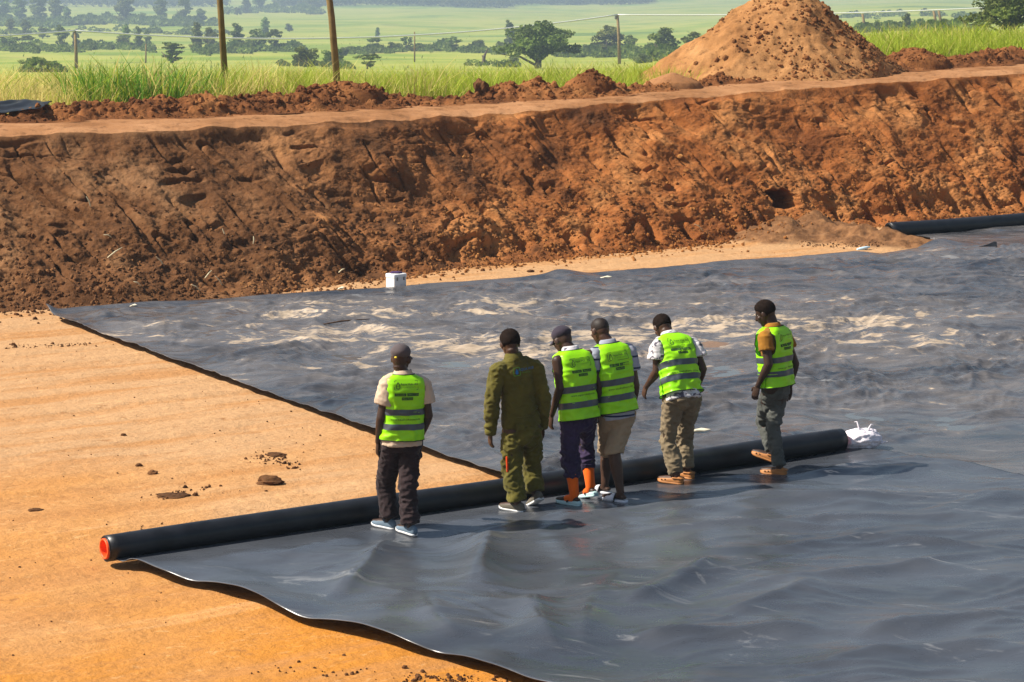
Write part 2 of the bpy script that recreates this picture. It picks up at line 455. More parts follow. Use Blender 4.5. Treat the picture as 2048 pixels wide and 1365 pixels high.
# track along the top
NK = 26
t = np.linspace(0, 1.15, NK)
P = crest[:, None, :] + (track - crest)[:, None, :] * t[None, :, None]
s_ = P @ E1
P[..., 2] += 0.02 * fbm(n2(s_ * .4, P[..., 1] * 3, 5.0), 4) - 0.035 * np.exp(-((t - .55) / .1) ** 2)[None, :]
lip = .05 * fbm(n2((crest @ E1)[:, None] * 1.3, (crest @ E1)[:, None] * 0, 33.0), 4)
rnd_ = 1 - smooth(0, .40, t)[None, :]; P[..., 2] -= (.055 + lip) * rnd_; P[..., :2] += outw[:2] * (.05 * rnd_)[..., None]
P[:, 0, 2] -= .012
o = put("path", P.reshape(-1, 3), grid_faces(len(XS), NK), M['track'])
tag(o, "pale trodden track along the top of the bank", kind='structure')

# spoil ridge behind the track
NR = 60
t = np.linspace(-0.1, 2.2, NR)
prof_h = np.where(t < 1, smooth(-.05, 1, t), 1 - 1.25 * smooth(1, 2.2, t))
P = track[:, None, :] + back[None, None, :] * (t * 0.8)[None, :, None]
base_z = track[:, 2][:, None]
hgt = (ridge[:, 2] - track[:, 2])[:, None] - .05
P[..., 2] = base_z + hgt * prof_h[None, :] + np.where(t > 1, -(t - 1) * .35, 0)[None, :]
s_ = P @ E1; c_ = P @ back
P[..., 2] += (0.09 * fbm(n2(s_ * 1.8, c_ * 1.8, 2.0), 4, .6) + .05 * (1 - ridged(n2(s_ * 3.5, c_ * 3.5, 7.0), 2))) * smooth(-.05, .35, t)[None, :]
o = put("soil_ridge", P.reshape(-1, 3), grid_faces(len(XS), NR), M['ridge'])
tag(o, "low rough ridge of dug soil between track and grass", kind='structure')
RIDGE_P = P

# fields and far hillsides
LEFT = [(30, 300), (36, 280), (45, 244), (60, 212), (80, 186), (120, 167), (180, 150), (250, 139), (320, 131), (450, 112), (600, 95), (800, 75), (1100, 50), (1500, 26), (2000, 2), (3000, -50), (4500, -80), (7000, -95)]
RIGHT = [(30, 260), (36, 235), (45, 175), (55, 138), (70, 108), (100, 90), (150, 74), (250, 64), (400, 57), (600, 48), (1000, 29), (1500, 8), (2000, -10), (3000, -52), (4500, -80), (7000, -95)]
def row_of(u, dd):
    ld = np.log(dd)
    a = np.interp(ld, np.log([p[0] for p in LEFT]), [p[1] for p in LEFT])
    b = np.interp(ld, np.log([p[0] for p in RIGHT]), [p[1] for p in RIGHT])
    w = smooth(.03, .17, u)
    r = a + (b - a) * w
    far = smooth(np.log(350), np.log(900), ld)
    return r + far * 7 * noise3(n2(u * 14, ld * 3.0, 77.0))
def field_z(x, y):
    d_ = np.maximum(y, 20.0); u = x / d_
    return CAM_H - d_ * (row_of(u, d_) + 110) / FPX
U = np.linspace(-.50, .46, 420)
ty_ = np.interp(U, RIDGE_P[:, -12, 0] / RIDGE_P[:, -12, 1], RIDGE_P[:, -12, 1])      # the sheet starts under the back of the ridge
tt_ = np.linspace(0, 1, 420)[None, :]
DG = np.exp(np.log(ty_)[:, None] * (1 - tt_) + math.log(7000) * tt_)
UU = np.broadcast_to(U[:, None], DG.shape)
FXg, FYg = UU * DG, DG
FZg = field_z(FXg, FYg)
# keep the sheet under the spoil ridge near the crest
def field_mat():
    t = NT("field_grass")
    st = t.mapped((0.8, 0.55, 1.0))
    a = t.noise(0.011, st, det=4, rough=.6, dist=1.2); b = t.noise(0.045, st, det=6, rough=.7, dist=.6); f = t.noise(0.9, det=5, rough=.7)
    c = t.ramp(a, [(0.32, (0.115, 0.185, 0.024)), (0.44, (0.225, 0.29, 0.036)), (0.54, (0.34, 0.35, 0.068)), (0.66, (0.18, 0.255, 0.030))])
    c = t.mix(t.ramp(b, [(0.58, 0.0), (0.70, .7)]), c, (0.36, 0.27, 0.10))
    c = t.mix(t.ramp(b, [(0.30, .7), (0.42, 0.0)]), c, (0.065, 0.115, 0.028))
    c = t.mix(.5, c, t.ramp(f, [(0.3, .35), (0.7, .62)]), 'OVERLAY')
    t.bump(f, .6, .25)
    return t.out(c, 0.95, 0.1)
o = put("field", np.stack([FXg, FYg, FZg], -1).reshape(-1, 3), grid_faces(len(U), 420), field_mat())
tag(o, "green cane fields falling away across the valley", kind='structure')

# ------------------------------------------------------------------ scatter of soil lumps
_phi = (1 + 5 ** .5) / 2
ICO_V = np.array([[-1, _phi, 0], [1, _phi, 0], [-1, -_phi, 0], [1, -_phi, 0], [0, -1, _phi], [0, 1, _phi], [0, -1, -_phi], [0, 1, -_phi], [_phi, 0, -1], [_phi, 0, 1], [-_phi, 0, -1], [-_phi, 0, 1]]) / 1.902
ICO_F = np.array([[0, 11, 5], [0, 5, 1], [0, 1, 7], [0, 7, 10], [0, 10, 11], [1, 5, 9], [5, 11, 4], [11, 10, 2], [10, 7, 6], [7, 1, 8], [3, 9, 4], [3, 4, 2], [3, 2, 6], [3, 6, 8], [3, 8, 9], [4, 9, 5], [2, 4, 11], [6, 2, 10], [8, 6, 7], [9, 8, 1]])
def subdiv(V, F):
    V = [tuple(v) for v in V]; c = {}; out = []
    def mid(a, b):
        k = (min(a, b), max(a, b))
        if k not in c:
            m = (np.array(V[a]) + np.array(V[b])) / 2; V.append(tuple(m / np.linalg.norm(m))); c[k] = len(V) - 1
        return c[k]
    for a, b, d_ in F:
        x, y, z = mid(a, b), mid(b, d_), mid(d_, a)
        out += [[a, x, z], [x, b, y], [z, y, d_], [x, y, z]]
    return np.array(V), np.array(out)
ICO2_V, ICO2_F = subdiv(ICO_V, ICO_F)
ICO3_V, ICO3_F = subdiv(ICO2_V, ICO2_F)
def rand_rot(n, r):
    q = r.normal(size=(n, 4)); q /= np.linalg.norm(q, axis=1)[:, None]
    w, x, y, z = q.T
    return np.stack([1 - 2 * (y * y + z * z), 2 * (x * y - z * w), 2 * (x * z + y * w), 2 * (x * y + z * w), 1 - 2 * (x * x + z * z), 2 * (y * z - x * w), 2 * (x * z - y * w), 2 * (y * z + x * w), 1 - 2 * (x * x + y * y)], -1).reshape(n, 3, 3)
def lumps(name, pos, size, m, fine=False, seed=1, sm=False):
    r = np.random.default_rng(seed); BV, BF = (ICO2_V, ICO2_F) if fine else (ICO_V, ICO_F)
    n = len(pos); R = rand_rot(n, r); sc = r.uniform(.6, 1.25, (n, 1, 3))
    jit = 1 + r.normal(0, .11, (n, len(BV), 1))
    V = np.einsum('nij,nvj->nvi', R, BV[None] * sc * jit) * np.asarray(size)[:, None, None]
    V = V + np.asarray(pos)[:, None, :]
    F = BF[None] + (np.arange(n) * len(BV))[:, None, None]
    o = put(name, V.reshape(-1, 3), F.reshape(-1, 3), m, None, sm)
    o["kind"] = 'stuff'; return o
# on the bank: mostly lower half
r = np.random.default_rng(11)
n = 7500
ii = r.integers(0, len(XS), n); jj = np.clip((r.beta(.9, 3.6, n) * NT_ * .98 + 28).astype(int), 20, NT_ - 30)
sz = np.clip(r.lognormal(-3.85, .45, n), .010, .055)
o = lumps("soil_clods", BANK_Q[ii, jj], sz, M['clod_bank'], seed=12)
tag(o, "countless loose soil crumbs lying on the dug slope", kind='stuff')
# along the toe, rolled down on the floor
n = 2600
ii = r.integers(0, len(XS), n); off = r.exponential(.22, n)
pos = toe[ii] + outw * off[:, None]; pos[:, 2] = floor_z(pos[:, 0], pos[:, 1]) + .005
o = lumps("soil_crumbs", pos, np.clip(r.lognormal(-3.95, .5, n), .01, .05), M['clod_bank'], seed=13)
tag(o, "loose crumbs rolled down to the foot of the slope", kind='stuff')
# on the ridge
n = 6500
ii = r.integers(0, len(XS), n); jj = r.integers(2, 44, n)
sz = np.clip(r.lognormal(-3.7, .6, n), .012, .085) * (.45 + .55 * smooth(5, 16, jj))
o = lumps("ridge_clods", RIDGE_P[ii, jj], sz, M['ridge'], seed=14, fine=True)
tag(o, "loose red brown lumps heaped on the soil ridge", kind='stuff')
# over the floor
n = 700
pos = np.column_stack([r.uniform(-9, 3, n), r.uniform(16, 36, n), np.zeros(n)]); pos[:, 2] = floor_z(pos[:, 0], pos[:, 1]) + .002
o = lumps("floor_crumbs", pos, np.clip(r.lognormal(-4.9, .4, n), .004, .02), M['darkclod'], seed=15)
tag(o, "small dark crumbs strewn over the sandy floor", kind='stuff')
# strips of crumbs on the floor, (start, end, number)
strips = [((20, 690), (190, 683), 80), ((300, 990), (420, 970), 45), ((240, 1062), (330, 1050), 14), ((820, 1348), (1010, 1362), 110), ((520, 1335), (860, 1350), 30), ((530, 905), (585, 930), 90), ((1600, 487), (1760, 494), 220)]
pos = []; szs = []
for A, B, k in strips:
    a, b = ground(*A), ground(*B)
    tt = r.uniform(0, 1, k)[:, None]; q = a + (b - a) * tt + r.normal(0, .09, (k, 3)); pos.append(q); szs.append(np.clip(r.lognormal(-4.7, .5, k), .005, .032))
pos = np.concatenate(pos); pos[:, 2] = floor_z(pos[:, 0], pos[:, 1]) + .004
o = lumps("crumb_strips", pos, np.concatenate(szs), M['darkclod'], seed=16)
tag(o, "dark crumbs trailing in strips across the sandy floor", kind='stuff')

# ------------------------------------------------------------------ spoil heap and small mounds
def mound(name, px, py_base, half_w, height, depth_y, label, m, clod_m=None, n_clod=0, seed=1, peak=0.0, steep=1.0, cat="soil heap", res=120, rough=1.0, base_z=None, flat=0.0, skirt=.70):
    c = at_y(px, py_base, depth_y)
    if base_z is not None: c[2] = base_z
    root = thing(name, tuple(c), label, cat)
    g = np.linspace(-1.25, 1.25, res); A, B = np.meshgrid(g, g, indexing='ij')
    rr = np.hypot(A - peak * np.exp(-(A * A + B * B) * 1.5), B)
    rr = rr * (1 + .10 * noise3(n2(A * 1.7 + seed, B * 1.7, seed)))
    h = np.where(rr < .12, 1 - .35 * rr, np.clip(1.045 - .045 - (rr - .12) * 1.08 - .042, -.25, 1))
    h = np.clip(1 - rr ** steep, -.25, 1) * .55 + h * .45
    h = np.minimum(h, 1 - flat) / (1 - flat)
    h = h * height - (1.3 * height + .25) * smooth(skirt, 1.3, np.hypot(A, B)) 
    mk = smooth(-.05, .15, h / height)
    h = h + rough * mk * (0.06 * fbm(n2(A * 3 + seed, B * 3, 2.0), 4) * height + 0.05 * (1 - ridged(n2(A * 5, B * 5, seed + 3.0), 3)) * min(height, 1.0) * .5)
    V = np.stack([A * half_w, B * half_w * .8, h], -1)
    body = put("soil_body", V.reshape(-1, 3) + c, grid_faces(res, res), m, root)
    if n_clod:
        r_ = np.random.default_rng(seed)
        ii = r_.integers(10, res - 10, n_clod * 3); jj = r_.integers(10, res - 10, n_clod * 3)
        keep = (h[ii, jj] > .02)
        w = noise3(n2(A[ii, jj] * 4, B[ii, jj] * 4, 9.0)) + .7 * A[ii, jj]
        keep &= w > r_.uniform(-.45, .7, len(ii))
        ii, jj = ii[keep][:n_clod], jj[keep][:n_clod]
        o = lumps("clods", V[ii, jj] + c, np.clip(r_.lognormal(-3.85, .55, len(ii)), .010, .085), clod_m or m, seed=seed)
        o.parent = root
        set_co(o.data, get_co(o.data) - c)
    return root
ytr = lambda px: float(np.interp(px, XS, track[:, 1]))
mound("spoil_heap", 1536, 150, 2.86, 1.82, ytr(1555) + 2.1, "big pale orange conical heap of dug soil on the bank top", M['heap'], M['heap_clod'], 3000, 3, res=230, peak=.16, steep=1.0, base_z=2.40, flat=.07, rough=1.5, skirt=1.0)
mound("soil_mound", 1180, 176, .62, .36, ytr(1180) + .95, "dark clod covered soil mound in front of the grass left of the big heap", M['ridge'], M['ridge'], 220, 5, cat="soil mound")
mound("soil_mound", 1345, 172, .72, .26, ytr(1345) + .75, "smooth low shaded mound at the left foot of the big soil heap", M['track'], None, 0, 6, cat="soil mound", rough=.35)
mound("soil_mound", 1828, 128, .95, .36, ytr(1828) + .9, "red brown lumpy mound to the right of the big soil heap", M['ridge'], M['ridge'], 320, 8, cat="soil mound")
mound("soil_mound", 1070, 184, .55, .26, ytr(1070) + .9, "small rounded mound of red clods on the ridge below the spreading tree", M['ridge'], M['ridge'], 160, 9, cat="soil mound")
mound("soil_mound", 690, 184, .8, .2, ytr(690) + 1.15, "dark lumpy mound at the foot of the nearer leaning pole", M['ridge'], M['ridge'], 260, 10, cat="soil mound")

def single_clod(px, py, size, label, flat=.55, seed=1, m='darkclod', z=0.0, on=None, name="soil_clod"):
    c = ground(px, py) if on is None else on
    V = ICO3_V.copy(); r_ = np.random.default_rng(seed)
    nn = 1 + .38 * fbm(V * 1.6 + seed * 3.1, 4)
    V = V * nn[:, None] * np.array([size, size * .7, size * flat])
    c = c.copy(); c[2] = (floor_z(c[0], c[1]) if on is None else c[2]) + size * flat * .35
    o = put(name, V, ICO3_F, M[m], None, False); o.location = c
    return tag(o, label, "soil clod")
single_clod(540, 962, .125, "biggest dark soil clod lying on the sand left of the man in the cap", .42, 3)
single_clod(552, 905, .10, "flat crumbled dark clod just above the biggest clod on sand", .2, 4)
single_clod(345, 985, .16, "flattened dark smear of soil on the sand above the roll", .10, 5)
single_clod(70, 1016, .07, "small thin dark clod on the orange sand near the left edge", .25, 6)
single_clod(306, 941, .05, "small knobbly clod on bare sand left of the dark smear", .6, 7)
single_clod(278, 926, .035, "tiny clod on bare sand beside another small knobbly clod", .6, 8)
single_clod(247, 867, .028, "tiny lone reddish pebble of soil in the middle of the sand", .7, 9)
single_clod(962, 184, .13, "dark upright lump sticking up from the ridge before the grass", 1.3, 10, on=at_y(962, 184, ytr(962) + .8))
single_clod(1062, 541, .055, "small dark lump on the pale strip of sand beside the liner edge", .6, 11)
single_clod(925, 549, .03, "tiny reddish lump on the pale sand right of the white box", .6, 12)

# ------------------------------------------------------------------ liners
roll_L = ground(218, 1131); roll_R = ground(1688, 913)
roll_L[2] = roll_R[2] = 0
RE = nrm(roll_R - roll_L); RN = np.array([RE[1], -RE[0], 0])       # RN: towards the camera
RLEN = np.linalg.norm((roll_R - roll_L))
ROLL_R = 0.112
# where the feet stand (photo positions on the ground)
FEET = [(776, 1057), (820, 1067), (1030, 1022), (1070, 1010), (1147, 1010), (1183, 999), (1211, 990), (1238, 1004), (1350, 967), (1372, 959), (1556, 949), (1540, 935)]
FEETW = np.array([ground(*f)[:2] for f in FEET])

# far sheet
TL = ground(92, 640); TR = ground(2420, 476); BL = ground(1230, 1040); BR = ground(2750, 1040)
NA, NB = 880, 460
a = np.linspace(0, 1, NA)[:, None, None]; b = np.linspace(0, 1, NB)[None, :, None]
P = (TL * (1 - a) + TR * a) * (1 - b) + (BL * (1 - a) + BR * a) * b
FARE = [(92, 634), (270, 622), (480, 608), (765, 590), (1000, 570), (1100, 567), (1400, 541), (1640, 521), (1760, 514), (1880, 494), (2048, 492), (2420, 476)]
for i in range(NA):                      # bend the far edge along the photographed line
    u_ = np.interp(i / (NA - 1), [0, 1], [92, 2420])
    e = ground(u_, interp(u_, FARE))
    P[i, :, :2] += (e[:2] - P[i, 0, :2])[None, :] * ((1 - np.linspace(0, 1, NB)) ** 3)[:, None]
x, y = P[..., 0], P[..., 1]
s_ = x * RE[0] + y * RE[1]; c_ = -x * RE[1] + y * RE[0]
th = 0.35
def rot(xx, yy, an): return xx * math.cos(an) + yy * math.sin(an), -xx * math.sin(an) + yy * math.cos(an)
wx, wy = fbm(n2(x * .5, y * .5, 3.0), 2) * .6, fbm(n2(x * .5, y * .5, 13.0), 2) * .6
h = np.zeros_like(x)
for an, fs, fc, amp, sd in ((0.30, .5, 1.4, .040, 1.0), (-.15, .8, 1.7, .034, 22.0), (.75, .9, 2.0, .026, 35.0), (1.2, .8, 1.8, .022, 47.0)):
    p1, p2 = rot(x + wx, y + wy, an)
    rg = 1 - np.abs(noise3(n2(p1 * fs, p2 * fc, sd))) * 2.2
    h += amp * np.where(rg > 0, rg ** 1.35, rg * .25)
for an, fs, fc, amp, sd in ((0.45, .7, 3.6, .026, 101.0), (-.25, .9, 4.4, .022, 122.0), (.95, .9, 4.0, .018, 135.0), (.1, 1.3, 6.5, .012, 147.0), (1.5, 1.0, 4.5, .014, 151.0)):
    p1, p2 = rot(x + wx * .8, y + wy * .8, an)
    rg = np.maximum(0, 1 - np.abs(noise3(n2(p1 * fs, p2 * fc, sd))) * 4.2)
    h += amp * rg * smooth(-.25, .35, noise3(n2(p1 * .5, p2 * .8, sd + 3)))
h += 0.030 * fbm(n2(x * .8, y * .8, 40.0), 3) + 0.010 * fbm(n2(x * 2.2, y * 4.5, 44.0), 4)
dist_roll = (x - roll_L[0]) * RN[0] + (y - roll_L[1]) * RN[1]       # >0 on the camera side
damp = smooth(.05, -.75, dist_roll)
h = h * (.12 + .88 * damp)
bd = np.linspace(0, 1, NB)[None, :] * 12.0; ad = np.linspace(0, 1, NA)[:, None] * 22.0
h *= smooth(0, .5, bd) * .85 + .15
h *= smooth(0, .9, ad) * .7 + .3
curl = .085 * (1 - smooth(0, .22, bd)) * (1 - .9 * smooth(1700, 1770, np.linspace(92, 2420, NA)))[:, None]
curl = curl * (.75 + .5 * noise3(n2(s_ * .7, s_ * 0, 2.0)))
corner = .09 * np.exp(-(ad / .16) ** 2 - (bd / .22) ** 2) 
tent = .09 * np.exp(-((s_ - (ground(1125, 566) @ RE)) / .35) ** 2) * (1 - smooth(0, .8, bd))
edge_l = (.014 + .016 * np.sin(bd * 6.5) * noise3(n2(bd * .8, bd * 0, 3.0))) * np.exp(-ad / .12) * smooth(0, .3, bd)
bermz = berm_h(x, y)
PUD = [(1895, 846, .50, .75), (1945, 908, .42, .55), (1450, 748, .5, .7), (1430, 692, .42, .7), (700, 722, .4, .7), (925, 738, .45, .65), (1720, 842, .45, .5), (1545, 1600, .1, .1)]
for a_, b_, w_, d_ in PUD:
    c = ground(a_, b_); k = np.exp(-(((x - c[0]) / w_) ** 2 + ((y - c[1]) / d_) ** 2) * .8)
    h = h * (1 - .72 * k) - .035 * k
z = 0.030 + np.maximum(h, -.024) + curl + corner + tent + edge_l + bermz * 1.0
z = np.where(dist_roll > -.12, np.minimum(z, .035 + .01), z)
P[..., 2] = z
FAR_P = P
o = put("liner_sheet", P.reshape(-1, 3), grid_faces(NA, NB), M['liner_far'])
md = o.modifiers.new("thick", 'SOLIDIFY'); md.thickness = 0.006; md.offset = -1
tag(o, "wrinkled dusty black plastic liner already laid beyond the roll", "pond liner")

# near sheet
EDGE_PX = [(240, 1131, .02), (262, 1128, .035), (300, 1138, .055), (340, 1153, .05), (380, 1171, .0), (430, 1172, .045), (480, 1180, .08), (520, 1196, .085), (560, 1221, .05), (606, 1246, .0),
           (660, 1247, .045), (720, 1254, .08), (780, 1274, .085), (830, 1297, .05), (874, 1315, .0), (930, 1320, .05), (1000, 1341, .07), (1060, 1366, .06)]
left = np.array([ground(p[0], p[1], p[2]) for p in EDGE_PX])
e2 = nrm(left[-1] * [1, 1, 0] - left[0] * [1, 1, 0])
ext = [left[-1] + e2 * k * .6 + np.array([0, 0, .05 * math.sin(k * 2.1)]) for k in range(1, 16)]
left = np.vstack([left, ext])
sl = np.concatenate([[0], np.cumsum(np.linalg.norm(np.diff(left[:, :2], axis=0), axis=1))])
right_px = [(1690, 908), (1760, 914), (1830, 925), (1930, 942), (2048, 964), (2200, 995)]
right = np.array([ground(p[0], p[1], .0) for p in right_px])
right = np.vstack([right, [right[-1] + nrm(right[-1] - right[-2]) * k * .7 for k in range(1, 16)]])
sr = np.concatenate([[0], np.cumsum(np.linalg.norm(np.diff(right[:, :2], axis=0), axis=1))])
NA, NB = 260, 430
bl = np.linspace(-.13, sl[-1] * .98, NB)
Lf = np.stack([np.interp(bl, sl, left[:, k]) for k in range(3)], -1)
for k in range(3):
    Lf[:, k] = np.convolve(np.pad(Lf[:, k], 3, mode='edge'), np.ones(7) / 7, mode='valid')
Rt = np.stack([np.interp(bl, sr, right[:, k]) for k in range(3)], -1)
for Q_ in (Lf, Rt):
    Q_[:, :2] += (-RN[:2])[None] * np.maximum(0, -bl)[:, None]
Lf[:, 2] *= smooth(-.02, .12, bl)
a = np.linspace(0, 1, NA)[:, None, None]
P = Lf[None] * (1 - a) + Rt[None] * a
x, y = P[..., 0].copy(), P[..., 1].copy()
ad = np.linspace(0, 1, NA)[:, None] * RLEN; bd = bl[None, :]
wx, wy = fbm(n2(x * .35, y * .35, 3.0), 2) * .7, fbm(n2(x * .35, y * .35, 13.0), 2) * .7
p1, p2 = rot(x + wx, y + wy, .05)
soft = 0.065 * noise3(n2(x * .8 + wx, y * .75, 71.0)) + .028 * noise3(n2(x * 1.9, y * 1.6, 72.0))
lng = np.maximum(1 - np.abs(noise3(n2(p1 * .28, p2 * 1.15, 75.0))) * 2.4, -.1)
p3, p4 = rot(x + wx, y + wy, .5)
lng2 = np.maximum(1 - np.abs(noise3(n2(p3 * .35, p4 * 1.3, 78.0))) * 2.6, -.1)
rw = smooth(1.2, 4.5, ad)
h = soft * (1.1 - .45 * rw) + .022 * lng ** 2 * (.15 + .85 * rw) + .018 * lng2 ** 2 * (.4 + .4 * rw) + 0.006 * fbm(n2(x * 3, y * 3, 80.0), 2)
for an, fs, fc, amp, sd in ((0.15, .4, 2.6, .016, 201.0), (.5, .5, 3.2, .012, 222.0), (-.4, .6, 3.0, .010, 235.0)):
    q1, q2 = rot(x + wx * .6, y + wy * .6, an)
    h = h + amp * np.maximum(0, 1 - np.abs(noise3(n2(q1 * fs, q2 * fc, sd))) * 4.5) * smooth(-.2, .3, noise3(n2(q1 * .5, q2 * .7, sd + 3)))
FOLDS = [([(790, 1085), (735, 1150), (660, 1215)], .17, .085), ([(985, 1075), (965, 1130), (950, 1200)], .20, .085), ([(1060, 1200), (1075, 1260), (1120, 1330)], .2, .07),
         ([(1100, 1058), (1300, 1035), (1500, 1012), (2048, 1000)], .13, .055), ([(1180, 1092), (1450, 1068), (1700, 1052), (2048, 1040)], .12, .045), ([(1440, 1130), (1350, 1185), (1240, 1235)], .16, .075),
         ([(1530, 1128), (1720, 1092), (2048, 1118)], .13, .055), ([(1440, 1195), (1640, 1172), (1800, 1150), (2048, 1112)], .13, .05), ([(1250, 1290), (1420, 1282), (1650, 1268)], .15, .06), ([(1440, 1245), (1560, 1212), (1640, 1180)], .14, .05),
         ([(1180, 975), (1500, 965), (1850, 948)], .14, .035), ([(560, 1130), (640, 1100), (740, 1090)], .18, .05), ([(400, 1145), (470, 1120), (560, 1105)], .15, .035), ([(850, 1200), (870, 1260), (920, 1300)], .18, .05), ([(1250, 1150), (1180, 1230), (1160, 1330)], .2, .05),
         ([(1700, 1290), (1850, 1262), (2048, 1240)], .14, .05), ([(1600, 1350), (1800, 1318), (2048, 1300)], .15, .05)]
for pl, wd, hg in FOLDS:
    pw = np.array([ground(*q)[:2] for q in pl]); best = np.full(x.shape, 9.0); prog = np.zeros(x.shape)
    for k in range(len(pw) - 1):
        A_, B_ = pw[k], pw[k + 1]; dv = B_ - A_
        t_ = np.clip(((x - A_[0]) * dv[0] + (y - A_[1]) * dv[1]) / dv.dot(dv), 0, 1)
        ds = np.abs(np.hypot(x - A_[0] - t_ * dv[0], y - A_[1] - t_ * dv[1]) + .05 * wx)
        m_ = ds < best; best = np.where(m_, ds, best); prog = np.where(m_, (k + t_) / (len(pw) - 1), prog)
    h = h + 1.05 * hg * np.exp(-(best / (wd * .85)) ** 1.25) * smooth(-.02, .22, prog) * smooth(1.02, .75, prog)
h = h * smooth(.05, .9, bd) * smooth(-.1, .6, ad)
fd = np.ones_like(x)
for f in FEETW:
    fd = np.minimum(fd, .0 + 1.0 * smooth(.12, .55, np.hypot(x - f[0], y - f[1])))
h *= fd
edge = (1 - a[..., 0]) * 0 + Lf[None, :, 2] * np.exp(-ad / .28)
P[..., 2] = 0.055 + np.maximum(h, -.022) + edge + .02 * np.exp(-(RLEN - ad) / .3) - .02 * np.exp(-ad / .12) * smooth(.2, .5, bd)
dr = (x - roll_L[0]) * RN[0] + (y - roll_L[1]) * RN[1]
P[..., 2] = np.maximum(P[..., 2], .012)
o = put("liner_sheet", P.reshape(-1, 3), grid_faces(NA, NB)[:, ::-1], M['liner_near'])
md = o.modifiers.new("thick", 'SOLIDIFY'); md.thickness = 0.006; md.offset = -1
tag(o, "smooth clean black plastic liner just unrolled on the camera side of the roll", "pond liner")
STAND_Z = 0.055

# the roll the men push, wound round an orange pipe
def liner_roll(A, B, rad, label, core=True, seed=0, sag=0.0, group=None):
    A = np.array(A, float); B = np.array(B, float)
    d_ = nrm(B - A); root = thing("liner_roll", tuple(A), label, "liner roll", group)
    side = nrm(np.cross(d_, [0, 0, 1])); up = np.cross(side, d_)
    n = 90; ang = np.linspace(0, 2 * np.pi, 40, endpoint=False); L = np.linalg.norm(B - A)
    R = []
    for i in range(n):
        t_ = i / (n - 1); c = A + (B - A) * t_ + up * (sag * math.sin(t_ * 9 + seed) * .5)
        rr = rad * (1 + .012 * np.sin(t_ * 23 + seed) + .010 * np.sin(ang * 2 + t_ * 11))
        R.append(c + np.outer(np.cos(ang) * rr, side) + np.outer(np.sin(ang) * rr, up))
    inner = rad * .80
    first = A + np.outer(np.cos(ang) * inner, side) + np.outer(np.sin(ang) * inner, up)
    last = B + np.outer(np.cos(ang) * inner, side) + np.outer(np.sin(ang) * inner, up)
    deep0 = first + d_ * .3; deep1 = last - d_ * .3
    g = Geo(); g.rings([deep0, first] + R + [last, deep1], cap=False)
    V, F = g.arrays(); put("wound_sheet", V, [f[::-1] for f in F], M['liner_roll'], root)
    # loose turns showing at the cut end
    sp = np.linspace(0, 6 * np.pi, 150); rr = np.linspace(inner * 1.0, rad * .99, 150)
    g = Geo()
    pts0 = A - d_ * .006 + np.outer(np.cos(sp) * rr, side) + np.outer(np.sin(sp) * rr, up)
    g.tube(list(pts0), .0028, 5); g.build("sheet_end", M['liner_roll'], root)
    if core:
        g = Geo(); ro, ri = inner * .985, inner * .80
        def ring(c, r_): return c + np.outer(np.cos(ang) * r_, side) + np.outer(np.sin(ang) * r_, up)
        a0 = A - d_ * .025; b0 = B + d_ * .02
        g.rings([ring(a0 + d_ * 1.2, ri), ring(a0 + d_ * .01, ri), ring(a0, ri + .002), ring(a0, ro - .003), ring(a0 + d_ * .006, ro), ring(b0, ro), ring(b0, ri), ring(b0 - d_ * 1.2, ri)], cap=False)
        V, F = g.arrays(); put("core_pipe", V, [f[::-1] for f in F], M['orange_pipe'], root)
    return root
up_r = np.array([0, 0, ROLL_R + .02])
liner_roll(roll_L - RN * .05 + up_r, roll_R - RN * .05 + up_r + [0, 0, .03], ROLL_R, "long black liner roll on an orange pipe that the six men stand behind", True, 0, .012)
A2 = ground(1778, 462, .14); B2 = ground(2440, 408, .16)
liner_roll(A2, B2, .135, "second black liner roll lying along the foot of the slope at the right", False, 2, .02)
# sheet of the second basin
A_ = ground(1800, 470); B_ = ground(2460, 418); C_ = ground(1900, 499); D_ = ground(2500, 478)
NA, NB = 200, 60
a = np.linspace(0, 1, NA)[:, None, None]; b = np.linspace(0, 1, NB)[None, :, None]
P = (A_ * (1 - a) + B_ * a) * (1 - b) + (C_ * (1 - a) + D_ * a) * b
P[..., 2] = .055 + .035 * fbm(n2(P[..., 0] * 1.1, P[..., 1] * 1.4, 4.0), 3) + berm_h(P[..., 0], P[..., 1]) * .8
P[..., 2] = np.maximum(P[..., 2], floor_z(P[..., 0], P[..., 1]) - .02 + .03)
P[..., 2] = np.where(berm_h(P[..., 0], P[..., 1]) > .08, floor_z(P[..., 0], P[..., 1]) - .05, P[..., 2])
o = put("liner_sheet", P.reshape(-1, 3), grid_faces(NA, NB), M['liner_far'])
tag(o, "black liner strip in front of the second roll beyond the earth berm", "pond liner")
# liner bundle thrown on the ridge at the far left
NA, NB = 60, 26
c0 = at_y(-110, 228, ytr(0) + .35); c1 = at_y(96, 207, ytr(60) + 1.0)
a = np.linspace(0, 1, NA)[:, None]; b = np.linspace(0, 1, NB)[None, :]
Xp = c0[0] + (c1[0] - c0[0]) * a + .35 * b * (1 - a); Yp = ytr(0) + .25 + (1.0) * b + .35 * a + 0 * a
Zp = np.interp(a[:, 0], [0, .6, 1], [2.40, 2.42, 2.50])[:, None] + .15 * smooth(0, .85, b) * (1 - .75 * smooth(.6, 1, a)) + .03 * noise3(n2(a * 6 + b * 0, b * 4 + a * 0, 3.0))
o = put("liner_offcut", np.stack([Xp + 0 * b, Yp, Zp], -1).reshape(-1, 3), grid_faces(NA, NB), M['liner_roll'])
md = o.modifiers.new("thick", 'SOLIDIFY'); md.thickness = 0.01
tag(o, "folded black liner offcut thrown on the soil ridge at the left edge", "liner offcut")

